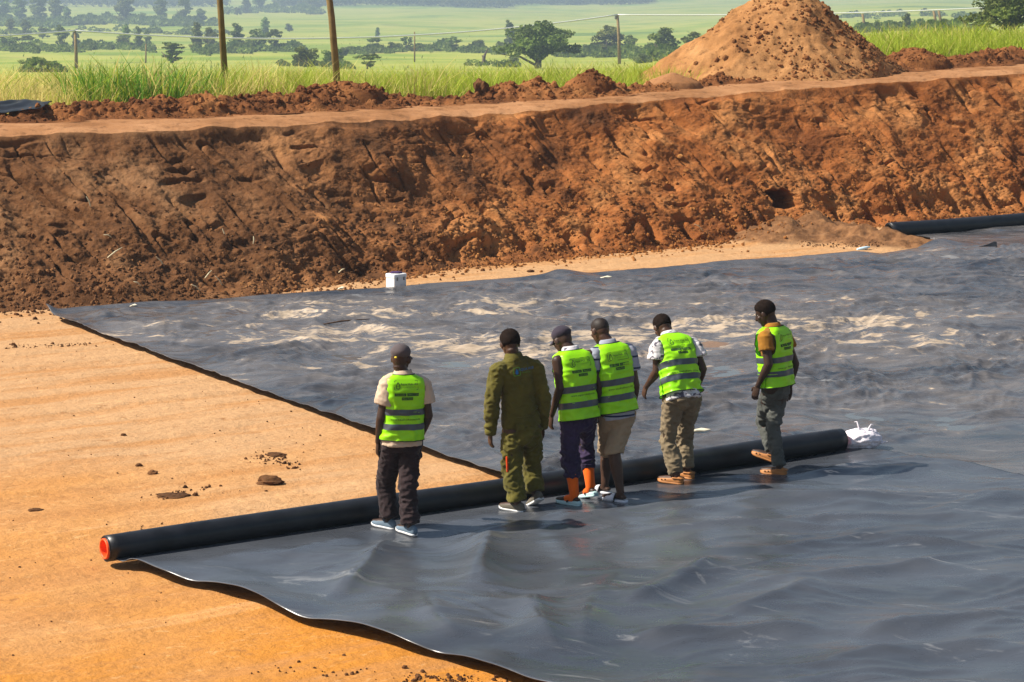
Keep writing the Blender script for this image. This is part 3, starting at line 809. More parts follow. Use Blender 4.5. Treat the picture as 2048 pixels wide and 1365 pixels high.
# puddles caught in the hollows of the far sheet
def water_mat():
    t = NT("puddle_water"); t.b.inputs["IOR"].default_value = 1.33
    return t.out((0.10, 0.105, 0.11), 0.03, .5)
M['water'] = water_mat()
def puddle(px, py, w, d_, z, label, seed):
    w *= 1.5; d_ *= 1.35
    c = ground(px, py); n = 40; ang = np.linspace(0, 2 * np.pi, n, endpoint=False)
    rr = 1 + .45 * noise3(n2(np.cos(ang) * 1.2 + seed, np.sin(ang) * 1.2, seed))
    k = ((FAR_P[..., 0] - c[0]) / w) ** 2 + ((FAR_P[..., 1] - c[1]) / d_) ** 2
    zz = np.quantile(FAR_P[..., 2][k < .5], .50) if np.any(k < .5) else .06
    R = [np.column_stack([np.cos(ang) * w * rr * f, np.sin(ang) * d_ * rr * f, np.zeros(n)]) for f in (1, .5)]
    V = np.concatenate(R + [np.zeros((1, 3))]); F = [(i, (i + 1) % n, n + (i + 1) % n, n + i) for i in range(n)] + [(n + i, n + (i + 1) % n, 2 * n) for i in range(n)]
    o = put("puddle", V, F, M['water']); o.location = (c[0], c[1], zz)
    tag(o, label, "puddle", "puddles on the laid liner")
puddle(1895, 846, .34, .62, 0, "pale blue puddle on the wrinkled liner upper right of the white sack", 2)
puddle(1945, 908, .32, .45, 0, "slanting pale puddle right of the white sack near the right edge", 3)
puddle(1450, 748, .36, .55, 0, "long pale puddle between the stooping man and the rightmost man", 4)
puddle(1430, 692, .28, .55, 0, "thin pale puddle right of the stooping man's shoulder", 5)
puddle(700, 722, .26, .55, 0, "small bright puddle left of the man in the grey cap", 6)
puddle(925, 738, .3, .5, 0, "pale puddle between the lone man and the man in green overalls", 7)
puddle(1720, 842, .3, .35, 0, "narrow pale puddle just above the far end of the black roll", 8)

# ------------------------------------------------------------------ white box, sack, scraps
M['white'] = plain("white_paint", (0.78, 0.77, 0.76), .45, .06)
M['steel'] = plain("grey_metal", (0.16, 0.16, 0.16), .4, .2)
M['purple'] = plain("purple_cloth", (0.06, 0.03, 0.10), .9, .3)
bc = ground(791, 588); bc[2] = floor_z(bc[0], bc[1]) + .01
ba = math.radians(-47); ax = np.array([[math.cos(ba), math.sin(ba), 0], [-math.sin(ba), math.cos(ba), 0], [0, 0, 1]])
bc = bc + np.array([0, .22, 0])
root = thing("storage_box", tuple(bc), "white metal box with latches and a purple cloth on top by the slope", "box")
Geo().box(bc + [0, 0, .115], (.100, .118, .115), ax, .008).build("box_body", M['white'], root, False)
Geo().box(bc + [0, 0, .258], (.105, .123, .030), ax, .008).build("lid", M['white'], root, False)
for sx, sy in ((1, .55), (1, -.55)):
    lp = bc + np.array([sx * (.103 if abs(sx) == 1 else .10), sy * (.121 if abs(sy) == 1 else .118), .218]) @ ax
    g = Geo(); g.box(lp, (.008, .010, .026), ax, .002); g.build("latch", M['steel'], root, False)
g = Geo(); g.tube([bc + np.array([-.10, -.05, .13]) @ ax, bc + np.array([-.128, -.05, .12]) @ ax, bc + np.array([-.128, .05, .12]) @ ax, bc + np.array([-.10, .05, .13]) @ ax], .007, 8)
g.build("handle", M['steel'], root)
V = ICO3_V * np.array([.085, .06, .018]) * (1 + .5 * fbm(ICO3_V * 2.2, 3))[:, None]
o = put("cloth", V + bc + [0, .02, .297], ICO3_F, M['purple'], None)
tag(o, "crumpled purple cloth lying on the lid of the white box", "cloth")

M['sack'] = plain("white_woven_sack", (0.74, 0.69, 0.74), .75, .12, 40, .2, .004, 90)
sc0 = roll_R - RN * .02 + RE * .24; sc0[2] = 0.06
root = thing("sack", tuple(sc0), "crumpled white woven sack stuffed at the far end of the roll", "sack")
V, F = subdiv(ICO3_V, ICO3_F); V, F = subdiv(V, F)
fold = 1 + .13 * fbm(V * 1.7 + 4, 2) + .06 * (ridged(V * 2.6 + 2, 3) - 1.0)
W = V * fold[:, None] * np.array([.215, .14, .115])
ang = math.atan2(RE[1], RE[0]) - .35
Rm = np.array([[math.cos(ang), math.sin(ang), 0], [-math.sin(ang), math.cos(ang), 0], [0, 0, 1]])
W = W @ Rm; W[:, 2] = np.maximum(W[:, 2], -.085)
put("sack_body", W + sc0 + [0, 0, .085], F, M['sack'], root)
for k, (ox, oz, hx, hz) in enumerate(((-.02, .17, -.03, .10), (.06, .17, .035, .07), (.10, .15, .02, .05), (.2, .05, .04, .01))):
    p0 = sc0 + np.array([ox, -.02, oz + .0])
    g = Geo(); g.tube([p0, p0 + [hx * .5, 0, hz * .6], p0 + [hx, .01, hz], p0 + [hx * 1.7, .02, hz * .95]], [.012, .009, .006, .003], 7)
    g.build("loose_tie", M['sack'], root)

M['straw'] = plain("dry_straw", (0.62, 0.55, 0.36), .8, .2)
def bank_pt(px, py):
    i = np.argmin(np.abs(XS - px)); q = BANK_Q[i] - [0, 0, CAM_H]
    rows = 682.5 - FPX * (q @ UPV) / (q @ FWD)
    j = np.argmin(np.abs(rows - py)); return BANK_Q[i, j]
STICKS = [(174, 410, .16, 110, "pale curved stick upper left on the dark slope"), (213, 478, .12, 160, "short pale straw below the curved stick on the dark slope"), (228, 512, .26, 35, "bent pale grass stalk low on the dark left slope"),
          (418, 556, .14, 50, "short white stick at lower middle of the dark slope"), (392, 582, .16, 140, "white twig lying just above the toe of the dark slope"), (450, 475, .16, 105, "upright pale chip on the dark slope right of the bent stalk"),
          (508, 488, .10, 90, "small upright pale straw right of the pale chip on the slope"), (440, 570, .2, 120, "thin pale twig beside the short white stick on the slope"), (271, 574, .12, 145, "thin straw near the toe far left on the slope"),
          (1395, 462, .22, 140, "pale curved stalk low on the orange slope left of the dark hole"), (682, 548, .10, 30, "pale root end near the toe left of the white box"), (322, 530, .18, 125, "faint straw in the middle of the dark slope")]
for px, py, ln, an, lab in STICKS:
    c = bank_pt(px, py) + slope_n * .07; an = math.radians(an)
    d_ = np.array([math.cos(an) * E1[0], math.cos(an) * E1[1], math.sin(an) * .8]); d_ = nrm(d_)
    g = Geo(); g.tube([c - d_ * ln / 2, c + slope_n * .03, c + d_ * ln / 2 + slope_n * .01], [.009, .011, .006], 6)
    V, F = g.arrays(); o = put("stick", V - c, F, M['straw']); o.location = c
    tag(o, lab, "stick", "pale sticks and straws on the slope")
M['bluewhite'] = plain("pale_blue_plastic", (0.45, 0.62, 0.72), .35, .15)
c = ground(1727, 497); c[2] = floor_z(c[0], c[1]) + .03
g = Geo(); d_ = nrm([1, .15, .18])
g.tube([c - d_ * .10, c - d_ * .06, c + d_ * .06, c + d_ * .09, c + d_ * .11], [.024, .03, .03, .014, .012], 12)
V, F = g.arrays(); o = put("plastic_bottle", V - c, F, M['bluewhite']); o.location = c
tag(o, "pale blue plastic bottle lying at the foot of the earth berm", "bottle")
M['scrap'] = plain("pale_scrap", (0.62, 0.56, 0.42), .7, .2)
for px, py, w, lab in ((1400, 876, .12, "pale strip of scrap on the liner between the two rightmost men"), (1213, 572, .09, "small pale scrap near the far edge of the laid liner"), (268, 626, .05, "white tag on the far edge of the liner near its left corner"),
                       (683, 595, .05, "white tag on the far edge of the liner left of the white box")):
    c = ground(px, py); k = np.argmin((FAR_P[..., 0] - c[0]) ** 2 + (FAR_P[..., 1] - c[1]) ** 2); c = FAR_P.reshape(-1, 3)[k].copy()
    q = np.array([[-w, -.03, 0], [-w * .3, -.04, .02], [w * .4, -.03, .012], [w, -.01, .025], [w * .9, .03, .02], [w * .2, .04, .03], [-w * .5, .03, .01], [-w, .02, .006]])
    g = Geo(); g.rings([q, q + [0, 0, .008]]); V, F = g.arrays(); o = put("scrap", V, F, M['scrap'], None, False); o.location = c + [0, 0, .012]
    tag(o, lab, "scrap")
# flap of liner standing up at the seam of the two sheets
c = ground(1983, 494, .12); q = np.array([[-.22, 0, 0], [-.08, -.02, .04], [.04, 0, .09], [.09, .02, .08], [.1, .02, 0]])
g = Geo(); g.rings([q, q + [0, .012, 0]]); V, F = g.arrays(); o = put("liner_flap", V, F, M['liner_near'], None, False); o.location = c
tag(o, "small grey liner flap standing up at the seam on the right", "liner flap")
# thin brown streak of dirt on the liner, shaped as a slim stick
g = Geo(); p = ground(645, 664); p[2] = .10; g.tube([p, p + [.25, .1, .03], p + [.62, .28, .03]], [.008, .012, .005], 7); V, F = g.arrays()
o = put("dirt_streak", V - p, F, plain("brown_dirt", (0.09, 0.05, 0.03), .9)); o.location = p
tag(o, "thin brown dirt streak lying on the wrinkled liner left of the lone man", "dirt streak")

# ------------------------------------------------------------------ vegetation behind the bank
def leafy_mat(name, translucent=True, rough=.75):
    t = NT(name)
    at = t.n("ShaderNodeAttribute"); at.attribute_name = "tint"
    oi = t.n("ShaderNodeObjectInfo")
    hsv = t.n("ShaderNodeHueSaturation"); t.l(at.outputs["Color"], hsv.inputs["Color"])
    t.l(t.math('ADD', t.math('MULTIPLY', oi.outputs["Random"], .05), .475), hsv.inputs["Hue"])
    t.l(t.math('ADD', t.math('MULTIPLY', oi.outputs["Random"], .5), .75), hsv.inputs["Value"])
    t.l(hsv.outputs[0], t.b.inputs["Base Color"]); t.b.inputs["Roughness"].default_value = rough
    t.b.inputs["Specular IOR Level"].default_value = .25
    if translucent:
        tr = t.n("ShaderNodeBsdfTranslucent"); t.l(hsv.outputs[0], tr.inputs[0])
        mx = t.n("ShaderNodeMixShader"); mx.inputs[0].default_value = .42
        out = t.t.nodes["Material Output"]
        t.l(t.b.outputs[0], mx.inputs[1]); t.l(tr.outputs[0], mx.inputs[2]); t.l(mx.outputs[0], out.inputs[0])
    return t.m
M['leaf'] = leafy_mat("leaves"); M['blade'] = leafy_mat("grass_blades")
M['bark'] = plain("tree_bark", (0.10, 0.075, 0.055), .9, .3, 3)
M['pole'] = plain("pole_wood", (0.22, 0.15, 0.06), .8, .25, 6, .2)
M['wire'] = plain("pale_cable", (0.75, 0.75, 0.72), .4, .05)
def set_tint(me, rgb):
    at = me.attributes.new("tint", 'FLOAT_COLOR', 'POINT')
    c = np.column_stack([rgb, np.ones(len(rgb))]).astype(np.float32); at.data.foreach_set("color", c.ravel())

def blades(name, base, h, w, lean, tint, seed):
    r_ = np.random.default_rng(seed); n = len(base)
    az = r_.uniform(0, 2 * np.pi, n); side = np.column_stack([np.cos(az), np.sin(az), np.zeros(n)])
    la = r_.uniform(0, 2 * np.pi, n); ld = np.column_stack([np.cos(la), np.sin(la), np.zeros(n)]) * (lean * h)[:, None]
    V = np.zeros((n, 7, 3)); up = np.array([0, 0, 1.0])
    for k, (t_, ww) in enumerate(((0, .8), (.4, 1.0), (.75, .7))):
        c = base + up * (h * t_ * (1 - .12 * t_))[:, None] + ld * t_ ** 2
        V[:, 2 * k] = c - side * (w * ww / 2)[:, None]; V[:, 2 * k + 1] = c + side * (w * ww / 2)[:, None]
    V[:, 6] = base + up * (h * .9)[:, None] + ld * 1.05
    F = np.array([[0, 1, 3, 2], [2, 3, 5, 4], [4, 5, 6, 6]])
    tri = np.array([[0, 1, 3], [0, 3, 2], [2, 3, 5], [2, 5, 4], [4, 5, 6]])
    F = tri[None] + (np.arange(n) * 7)[:, None, None]
    me = make_mesh(name, V.reshape(-1, 3), F.reshape(-1, 3), False)
    set_tint(me, np.repeat(tint, 7, axis=0))
    return add(name, me, M['blade'])
r = np.random.default_rng(21)
def ridge_back_y(u): return np.interp(u, U, ty_)
n = 95000
u = r.uniform(-.26, .27, n)
d_ = ridge_back_y(u) + .1 + 20 * r.beta(1.0, 2.4, n)
base = np.column_stack([u * d_, d_, field_z(u * d_, d_) - .05])
px = u * FPX + 1024
clump = noise3(n2(base[:, 0] * .9, base[:, 1] * .9, 3.0)); clump2 = noise3(n2(base[:, 0] * .25, base[:, 1] * .25, 8.0))
h = r.uniform(.62, 1.08, n) * (1 + .28 * clump) * (.97 + .25 * clump2)
tall = (px > 130) & (px < 440) & (clump > .05) & (d_ < ridge_back_y(u) + 4)
h = np.where(tall, h * 1.2, h)
h = np.where((px > 440) & (px < 1700), h * 1.12, h)
w = r.uniform(.010, .024, n) * np.where(tall, 1.6, 1) * (d_ / 45)
arch = r.uniform(0, 1, n) < .22
lean = np.where(arch, r.uniform(.4, .85, n), np.abs(r.normal(.18, .18, n))); h = np.where(arch, h * 1.12, h)
g1 = np.array([.26, .35, .022]); g2 = np.array([.45, .47, .05]); g3 = np.array([.66, .53, .19]); g4 = np.array([.12, .24, .025])
k = r.uniform(0, 1, n)[:, None]
tint = g1 * (1 - k) + g2 * k
straw_p = np.clip(.16 + .5 * clump2 + .50 * (px < 150) + .12 * (px < 900) - .1 * (px > 1000), .03, .75)
st = r.uniform(0, 1, n) < straw_p
tint[st] = (g3 * r.uniform(.75, 1.2, (n, 1)))[st]
dk = tall & (r.uniform(0, 1, n) < .5); tint[dk] = g4 * 1.2
o = blades("grass", base, h, w, lean, tint, 22)
tag(o, "tall green and straw coloured grass growing behind the soil ridge", kind='stuff')
# rougher growth further down the field
n = 3500
u = r.uniform(-.24, .26, n); d_ = np.exp(r.uniform(math.log(70), math.log(900), n))
base = np.column_stack([u * d_, d_, field_z(u * d_, d_) - .1])
cl = noise3(n2(base[:, 0] * .03, base[:, 1] * .03, 5.0))
keep = cl > r.uniform(-.5, .5, n); base = base[keep]; d_ = d_[keep]; n = len(base)
h = r.uniform(.25, .6, n) * (1 + .5 * (d_ > 250)); w = r.uniform(.05, .12, n) * (d_ / 200) ** .8
k = r.uniform(0, 1, n)[:, None]
tint = np.array([.22, .31, .045]) * (1 - k) + np.array([.36, .40, .09]) * k
o = blades("field_tufts", base, h, w, np.full(n, .25), tint, 24)
tag(o, "scattered tufts of cane and scrub on the far fields", kind='stuff')

# ---- tree kinds: (trunk mesh, crown mesh) made once, copied for every tree
def leaf_cloud(blobs, n, size, seed, cols):
    r_ = np.random.default_rng(seed)
    vol = np.array([b[3] * b[4] * b[5] for b in blobs]) ** .75; pick = r_.choice(len(blobs), n, p=vol / vol.sum())
    B = np.array(blobs)[pick]
    d = r_.normal(size=(n, 3)); d /= np.linalg.norm(d, axis=1)[:, None]
    rad = r_.uniform(.45, 1.08, n) ** .6
    rad *= 1 + .25 * noise3(d * 3 + pick[:, None] * 7.7)
    c = B[:, :3] + d * rad[:, None] * B[:, 3:6]
    R = rand_rot(n, r_); sz = size * r_.uniform(.6, 1.4, n)
    q = np.array([[-1, -.45, 0], [0, -.7, .15], [1, -.2, 0], [.75, .5, -.1], [-.2, .75, .1], [-.95, .35, 0]]) * .5
    V = np.einsum('nij,vj->nvi', R, q) * sz[:, None, None] + c[:, None, :]
    tri = np.array([[0, 1, 2], [0, 2, 3], [0, 3, 4], [0, 4, 5]])
    F = (tri[None] + (np.arange(n) * 6)[:, None, None]).reshape(-1, 3)
    k = r_.uniform(0, 1, n)[:, None]; g = r_.uniform(.6, 1.45, (len(blobs), 1))[pick]
    tint = (np.array(cols[0]) * (1 - k) + np.array(cols[1]) * k) * g
    return V.reshape(-1, 3), F, np.repeat(tint, 6, axis=0)
DK = ((.065, .105, .022), (.21, .25, .05)); MD = ((.09, .145, .03), (.26, .30, .065)); PL = ((.12, .17, .05), (.24, .28, .10))
def limbs(spec):
    g = Geo()
    for pts, ra in spec: g.tube([np.array(p) for p in pts], ra, 7, caps=None)
    return g.arrays()
def rblobs(n, cx, cz, rx, rz, s, seed, flat=False):
    r_ = np.random.default_rng(seed); out = []
    for i in range(n):
        a_ = r_.uniform(0, 2 * np.pi); q = math.sqrt(r_.uniform(0, 1)); zz = r_.uniform(-1, 1)
        k_ = math.sqrt(max(0, 1 - zz * zz * .8))
        out.append((cx + rx * q * k_ * math.cos(a_), rx * q * k_ * math.sin(a_), cz + rz * zz, s * r_.uniform(.7, 1.3), s * r_.uniform(.7, 1.3), s * r_.uniform(.5, .9) * (.5 if flat else 1)))
    return out
# unit trees: height 1, half width ~ .5
KIND = {}
def tree_kind(name, trunk, blobs, n, size, seed, cols):
    tv, tf = limbs(trunk); V, F, T = leaf_cloud(blobs, n, size, seed, cols)
    crown = make_mesh("crown", V, F, False); set_tint(crown, T); crown.materials.append(M['leaf'])
    tr = make_mesh("trunk", tv, tf); tr.materials.append(M['bark'])
    KIND.setdefault(name, []).append((tr, crown))
fork = lambda h0, sp, r0: [([(0, 0, -.1), (.01, 0, h0)], [r0 * 1.3, r0]), ([(.01, 0, h0), (sp * .5, .05, h0 + .18), (sp, .08, h0 + .42)], [r0 * .8, r0 * .5, r0 * .2]), ([(.01, 0, h0), (-sp * .5, -.06, h0 + .15), (-sp * 1.1, -.05, h0 + .38)], [r0 * .8, r0 * .5, r0 * .2]), ([(.0, 0, h0), (.02, .1, h0 + .25), (-.03, .2, h0 + .45)], [r0 * .7, r0 * .4, r0 * .2]), ([(.0, 0, h0), (.05, -.14, h0 + .2), (.12, -.22, h0 + .4)], [r0 * .6, r0 * .4, r0 * .15])]
tree_kind('broad', fork(.16, .34, .055) + [([(0, 0, .05), (-.3, 0, .25), (-.62, .05, .30)], [.03, .02, .008])], rblobs(34, 0, .60, .55, .27, .17, 3) + [(.62, 0, .42, .13, .13, .10), (-.66, .1, .40, .12, .12, .08), (.1, 0, .93, .18, .18, .08)], 5200, .055, 4, DK)
for v in range(3):
    tree_kind('round', fork(.10, .2, .04), rblobs(15, 0, .52, .30, .36, .15, 5 + 40 * v) + rblobs(6, .08 - .08 * v, .28, .38, .14, .14, 105 + v) + rblobs(2, .1 * (v - 1), .9, .12, .05, .10, 205 + v), 2200, .065, 6 + v, MD)
    tree_kind('round_dark', fork(.08, .2, .05), rblobs(18, 0, .48, .36, .38, .16, 15 + 40 * v) + rblobs(7, 0, .2, .44, .12, .15, 115 + v), 2600, .06, 16 + v, DK)
    tree_kind('flat', fork(.20, .40, .04), rblobs(13, 0, .72, .50, .16, .15, 7 + 40 * v, True) + rblobs(7, .1 - .1 * v, .46, .34, .2, .13, 17 + v, True) + rblobs(3, .2 - .2 * v, .2, .3, .1, .13, 27 + v), 1800, .065, 8 + v, DK)
    tree_kind('column', [([(0, 0, -.1), (.01, 0, .4), (0, .01, .9)], [.03, .022, .008])], [(.05 * math.sin(k * 2.1 + v), .05 * math.cos(k * 3.3 + v), .10 + k * .092, .17 - .010 * k, .17 - .010 * k, .085) for k in range(10)], 1300, .06, 10 + v, MD)
    tree_kind('tall', fork(.12, .16, .03), rblobs(18, 0, .55, .19, .34, .11, 11 + 40 * v) + [(.1 - .1 * v, 0, .96, .08, .08, .06), (-.16, 0, .26, .12, .1, .08), (.14, 0, .16, .14, .12, .1), (-.04, 0, .1, .16, .12, .08)], 2400, .05, 12 + v, MD)
    tree_kind('bush', [([(0, 0, -.1), (.05, 0, .3)], [.05, .02]), ([(0, 0, -.1), (-.1, .03, .35)], [.04, .02])], rblobs(16, 0, .30, .62, .28, .20, 13 + 40 * v) + rblobs(5, .2 - .2 * v, .68, .25, .16, .16, 113 + v), 2200, .08, 14 + v, MD)
    tree_kind('pale_bush', [([(0, 0, -.1), (.05, 0, .3)], [.05, .02]), ([(0, 0, -.1), (-.1, .03, .35)], [.04, .02])], rblobs(22, 0, .36, .60, .28, .20, 18 + 40 * v), 2200, .08, 19 + v, PL)
tree_kind('layered', fork(.15, .3, .06), [b for z_, w_ in ((.9, .28), (.72, .40), (.55, .36), (.36, .3), (.2, .22)) for b in rblobs(6, .05, z_, w_, .07, .14, int(z_ * 100), True)], 2000, .07, 9, DK)
rt = np.random.default_rng(31); _rows_d = np.exp(np.linspace(math.log(58), math.log(3200), 900))
def place_row(px, row, dmin=None):
    u = (px - 1024) / FPX; rows = row_of(np.full(900, u), _rows_d)
    lo = dmin or (240 if px < 1450 else 66)
    k = _rows_d >= lo
    j = np.argmin(np.abs(rows[k] - row)); d_ = _rows_d[k][j]
    return np.array([u * d_, d_, float(field_z(np.array([u * d_]), np.array([d_]))[0])]), d_
def tree(kind, px, base, top, half, label, cat="tree", name=None, group="trees and bushes across the fields", dmin=None):
    c, d_ = place_row(px, base, dmin)
    hgt = (base - top) * d_ / FPX; wid = half * d_ / FPX * 2
    root = thing(name or ("bush" if 'bush' in kind else "tree"), tuple(c), label, cat, group)
    ref = {'broad': .66, 'round': .5, 'round_dark': .52, 'flat': .68, 'layered': .46, 'column': .17, 'tall': .32, 'bush': .80, 'pale_bush': .78}[kind]
    sx = wid / 2 / ref; sq = rt.uniform(.85, 1.15); rz = rt.uniform(0, 6.28) if kind not in ('broad', 'layered') else 0
    for nm, me in zip(("trunk", "crown"), KIND[kind][int(rt.integers(0, len(KIND[kind])))]):
        o = bpy.data.objects.new(nm, me); COL.objects.link(o); o.parent = root
        o.scale = (sx * sq, sx, hgt); o.rotation_euler = (0, 0, rz)
    return root
TREES = [
 ('broad', 1075, 133, 40, 68, "broad spreading dark green tree standing alone left of the spoil heap"),
 ('round', 1212, 106, 47, 42, "rounded blue green tree directly behind the upright wooden pole near the heap"),
 ('round', 1325, 112, 52, 44, "bushy dark tree half hidden behind the left slope of the spoil heap"),
 ('flat', 1385, 112, 55, 40, "flat dark tree crown peeping over the left slope of the spoil heap"),
 ('pale_bush', 1288, 122, 98, 32, "low pale green bush in the field just left of the spoil heap"),
 ('round_dark', 615, 130, 84, 30, "larger dense dark bush left of the nearer leaning pole"),
 ('round_dark', 668, 127, 88, 26, "dense dark bush directly behind the nearer leaning pole"),
 ('flat', 736, 134, 102, 32, "low flat topped acacia right of the nearer leaning pole"),
 ('layered', 347, 122, 80, 25, "dark layered tree standing alone in the field left of the farther leaning pole"),
 ('column', 398, 99, 42, 11, "slim dark tree just left of the farther leaning pole"),
 ('round', 425, 98, 52, 22, "bushy tree touching the left side of the farther leaning pole"),
 ('column', 478, 98, 44, 13, "slim tree just right of the farther leaning pole"),
 ('round_dark', 515, 98, 50, 28, "dark bushy tree right of the farther leaning pole"),
 ('column', 534, 72, 32, 9, "small pointed tree rising above the tree row between the two leaning poles"),
 ('flat', 552, 98, 52, 24, "flat topped tree at the right end of the row between the leaning poles"),
 ('tall', 258, 90, 46, 15, "tall thin crowned tree in the field right of the far thin pole"),
 ('column', 282, 93, 50, 9, "slim short tree beside another thin crowned tree in the left field"),
 ('tall', 300, 88, 56, 10, "small slender tree in the middle of the left field"),
 ('round', 255, 92, 66, 22, "rounded bush like tree at the foot of the tall thin crowned tree"),
 ('tall', 130, 93, 47, 18, "tall tree behind the far thin pole at the left"),
 ('round', 158, 93, 62, 12, "small round tree touching the far thin pole at the left"),
 ('round_dark', 18, 95, 62, 28, "dark rounded tree at the very left edge of the fields"),
 ('flat', 55, 94, 66, 30, "flat wide tree near the left edge under the white cable"),
 ('round', 92, 74, 50, 14, "small round tree right of the flat wide tree near the left edge"),
 ('tall', 28, 62, 34, 14, "loose pale tree above the white cable at the left edge"),
 ('tall', 60, 66, 36, 14, "loose tree second from the left edge above the white cable"),
 ('tall', 12, 44, -12, 22, "tall hazy tree at the upper left corner of the view"),
 ('tall', 48, 45, -14, 22, "tall hazy tree second from the upper left corner"),
 ('tall', 85, 44, -18, 24, "tall hazy tree third from the upper left corner, broad crowned"),
 ('tall', 118, 43, -14, 22, "tall hazy tree at the right end of the upper left grove"),
 ('round', 142, 44, 10, 14, "low hazy tree at the foot of the upper left grove"),
 ('flat', 188, 45, 28, 24, "low arching dark shrub right of the upper left grove"),
 ('tall', 255, 44, -14, 26, "tall hazy blue tree standing apart at the top between left grove and farther pole"),
 ('round', 288, 44, 22, 16, "low hazy tree at the right foot of the blue tall tree"),
 ('tall', 328, 41, -12, 18, "tall hazy tree left of centre of the upper grove behind the farther pole"),
 ('tall', 372, 41, -8, 22, "tall hazy tree in the middle of the upper grove behind the farther pole"),
 ('round', 408, 40, 14, 18, "round hazy tree at the right end of the upper grove left of the farther pole"),
 ('tall', 522, 20, -14, 18, "hazy tree at the top edge between the two leaning poles"),
 ('round', 480, 28, 12, 10, "tiny round hazy tree at the top just right of the farther leaning pole"),
 ('tall', 498, 24, -6, 12, "slim hazy tree at the top right of the farther leaning pole"),
 ('round', 632, 15, -8, 18, "hazy round tree at the top just left of the nearer leaning pole"),
 ('round', 568, 12, -6, 10, "tiny hazy tree at the top edge midway between the leaning poles"),
 ('flat', 750, 99, 68, 24, "flat topped tree in the middle hedge row, nearest to the leaning pole"),
 ('round_dark', 789, 99, 78, 15, "small dark round tree second in the middle hedge row"),
 ('flat', 815, 98, 67, 17, "flat topped tree third in the middle hedge row"),
 ('bush', 862, 99, 84, 22, "low wide bush in the middle hedge row"),
 ('flat', 910, 99, 67, 24, "flat topped tree right of centre in the middle hedge row"),
 ('round_dark', 960, 96, 73, 20, "dark rounded tree in the middle hedge row left of the spreading tree"),
 ('bush', 1000, 98, 76, 18, "bush in the hedge row touching the left side of the spreading tree"),
 ('tall', 1020, 92, 38, 14, "pale tree rising just behind the left side of the spreading tree"),
 ('round', 756, 72, 52, 9, "tiny lone tree in the upper field above the middle hedge row"),
 ('pale_bush', 1024, 122, 104, 15, "small low bush at the left foot of the spreading tree"),
 ('bush', 1170, 108, 82, 22, "bush between the spreading tree and the upright pole"),
 ('bush', 75, 138, 102, 56, "wide dull green bush behind the grass near the left edge"),
 ('pale_bush', 690, 108, 86, 16, "small pale bush in the field right of the nearer leaning pole"),
 ('bush', 1748, 60, 34, 20, "bush just right of the spoil heap beyond the grass"),
 ('bush', 1122, 110, 84, 26, "low bush at the right foot of the spreading tree"),
 ('round', 1262, 104, 66, 26, "bushy tree right of the upright wooden pole"),
 ('bush', 1300, 106, 78, 30, "wide bush between the upright pole and the spoil heap"),
 ('bush', 445, 99, 74, 26, "bush at the foot of the farther leaning pole"),
 ('bush', 500, 99, 72, 26, "wide bush filling the row right of the farther leaning pole"),
 ('round', 582, 60, 44, 12, "small round tree in the upper field between the leaning poles"),
 ('bush', 835, 99, 84, 20, "small bush between two flat topped trees of the middle hedge row"),
 ('bush', 935, 98, 82, 20, "bush under the flat tree right of centre in the middle hedge row"),
 ('bush', 700, 100, 86, 26, "low bush at the left end of the middle hedge row"),
 ('bush', 330, 42, 24, 26, "low hazy thicket at the foot of the upper grove behind the farther pole"),
 ('bush', 75, 45, 26, 40, "low hazy thicket along the foot of the upper left grove"),
 ('bush', 215, 95, 80, 24, "low bush in the left field between two tall thin crowned trees"),
 ('bush', 1780, 59, 42, 18, "dull brownish bush in the far right hedge next to the spoil heap"),
 ('round', 1808, 57, 24, 20, "reddish dull shrub in the middle of the far right hedge"),
 ('bush', 1840, 57, 36, 16, "low shrub in the far right hedge left of the two thin poles"),
 ('round_dark', 1886, 56, 32, 22, "dark rounded shrub beside the two thin poles at the right"),
 ('broad', 2010, 74, -20, 84, "large dark leafy tree cut off at the upper right corner"),
 ('pale_bush', 1948, 72, 30, 26, "pale green bush at the left foot of the large right corner tree"),
]
for k_, px, b_, t_, hw, lab in TREES:
    tree(k_, px, b_, t_, hw, lab, "bush" if ('bush' in k_ or 'shrub' in lab) else "tree")
# scrub growing together in belts along the hedges
rs = np.random.default_rng(61); cs = []; szs = []
for x0, x1, row, n_, smin, smax in ((-20, 310, 96, 150, .5, 1.7), (395, 600, 100, 130, .5, 1.8), (690, 1015, 99, 210, .4, 1.5), (1120, 1430, 110, 200, .6, 2.0), (1700, 1930, 59, 150, .6, 1.6),
                                    (-20, 440, 45, 260, 1.2, 4.0), (455, 640, 22, 120, 1.5, 4.0), (560, 700, 128, 40, .3, .9), (40, 120, 138, 50, .3, .9), (930, 1040, 124, 40, .2, .7), (-20, 480, 62, 90, .6, 2.0), (1560, 1960, 30, 80, .8, 2.4)):
    for _ in range(n_):
        px_ = rs.uniform(x0, x1); rw0 = row + rs.normal(0, 2.0) + 3 * math.sin(px_ * .02)
        c_, d__ = place_row(px_, rw0); s0 = rs.uniform(smin, smax) * (.5 + .8 * max(0, float(noise3(np.array([px_ * .03, row, 1.0]))) + .4))
        cs.append(c_ + [0, 0, s0 * .45]); szs.append(s0)
cs = np.array(cs); szs = np.array(szs)
Vc, Fc, Tc = leaf_cloud([(0, 0, 0, 1, 1, .8), (.7, .2, -.2, .6, .6, .5), (-.6, -.2, -.2, .7, .6, .5)], 130, .34, 64, MD)
VV = Vc[None] * szs[:, None, None] * rs.uniform(.7, 1.4, (len(cs), 1, 3)) + cs[:, None, :]
FF = Fc[None] + (np.arange(len(cs)) * len(Vc))[:, None, None]
TT = (Tc[None] * rs.uniform(.65, 1.35, (len(cs), 1, 1)) * rs.choice([1, 1, 1.25], (len(cs), 1, 1))).reshape(-1, 3)
me = make_mesh("scrub", VV.reshape(-1, 3), FF.reshape(-1, 3), False); set_tint(me, TT)
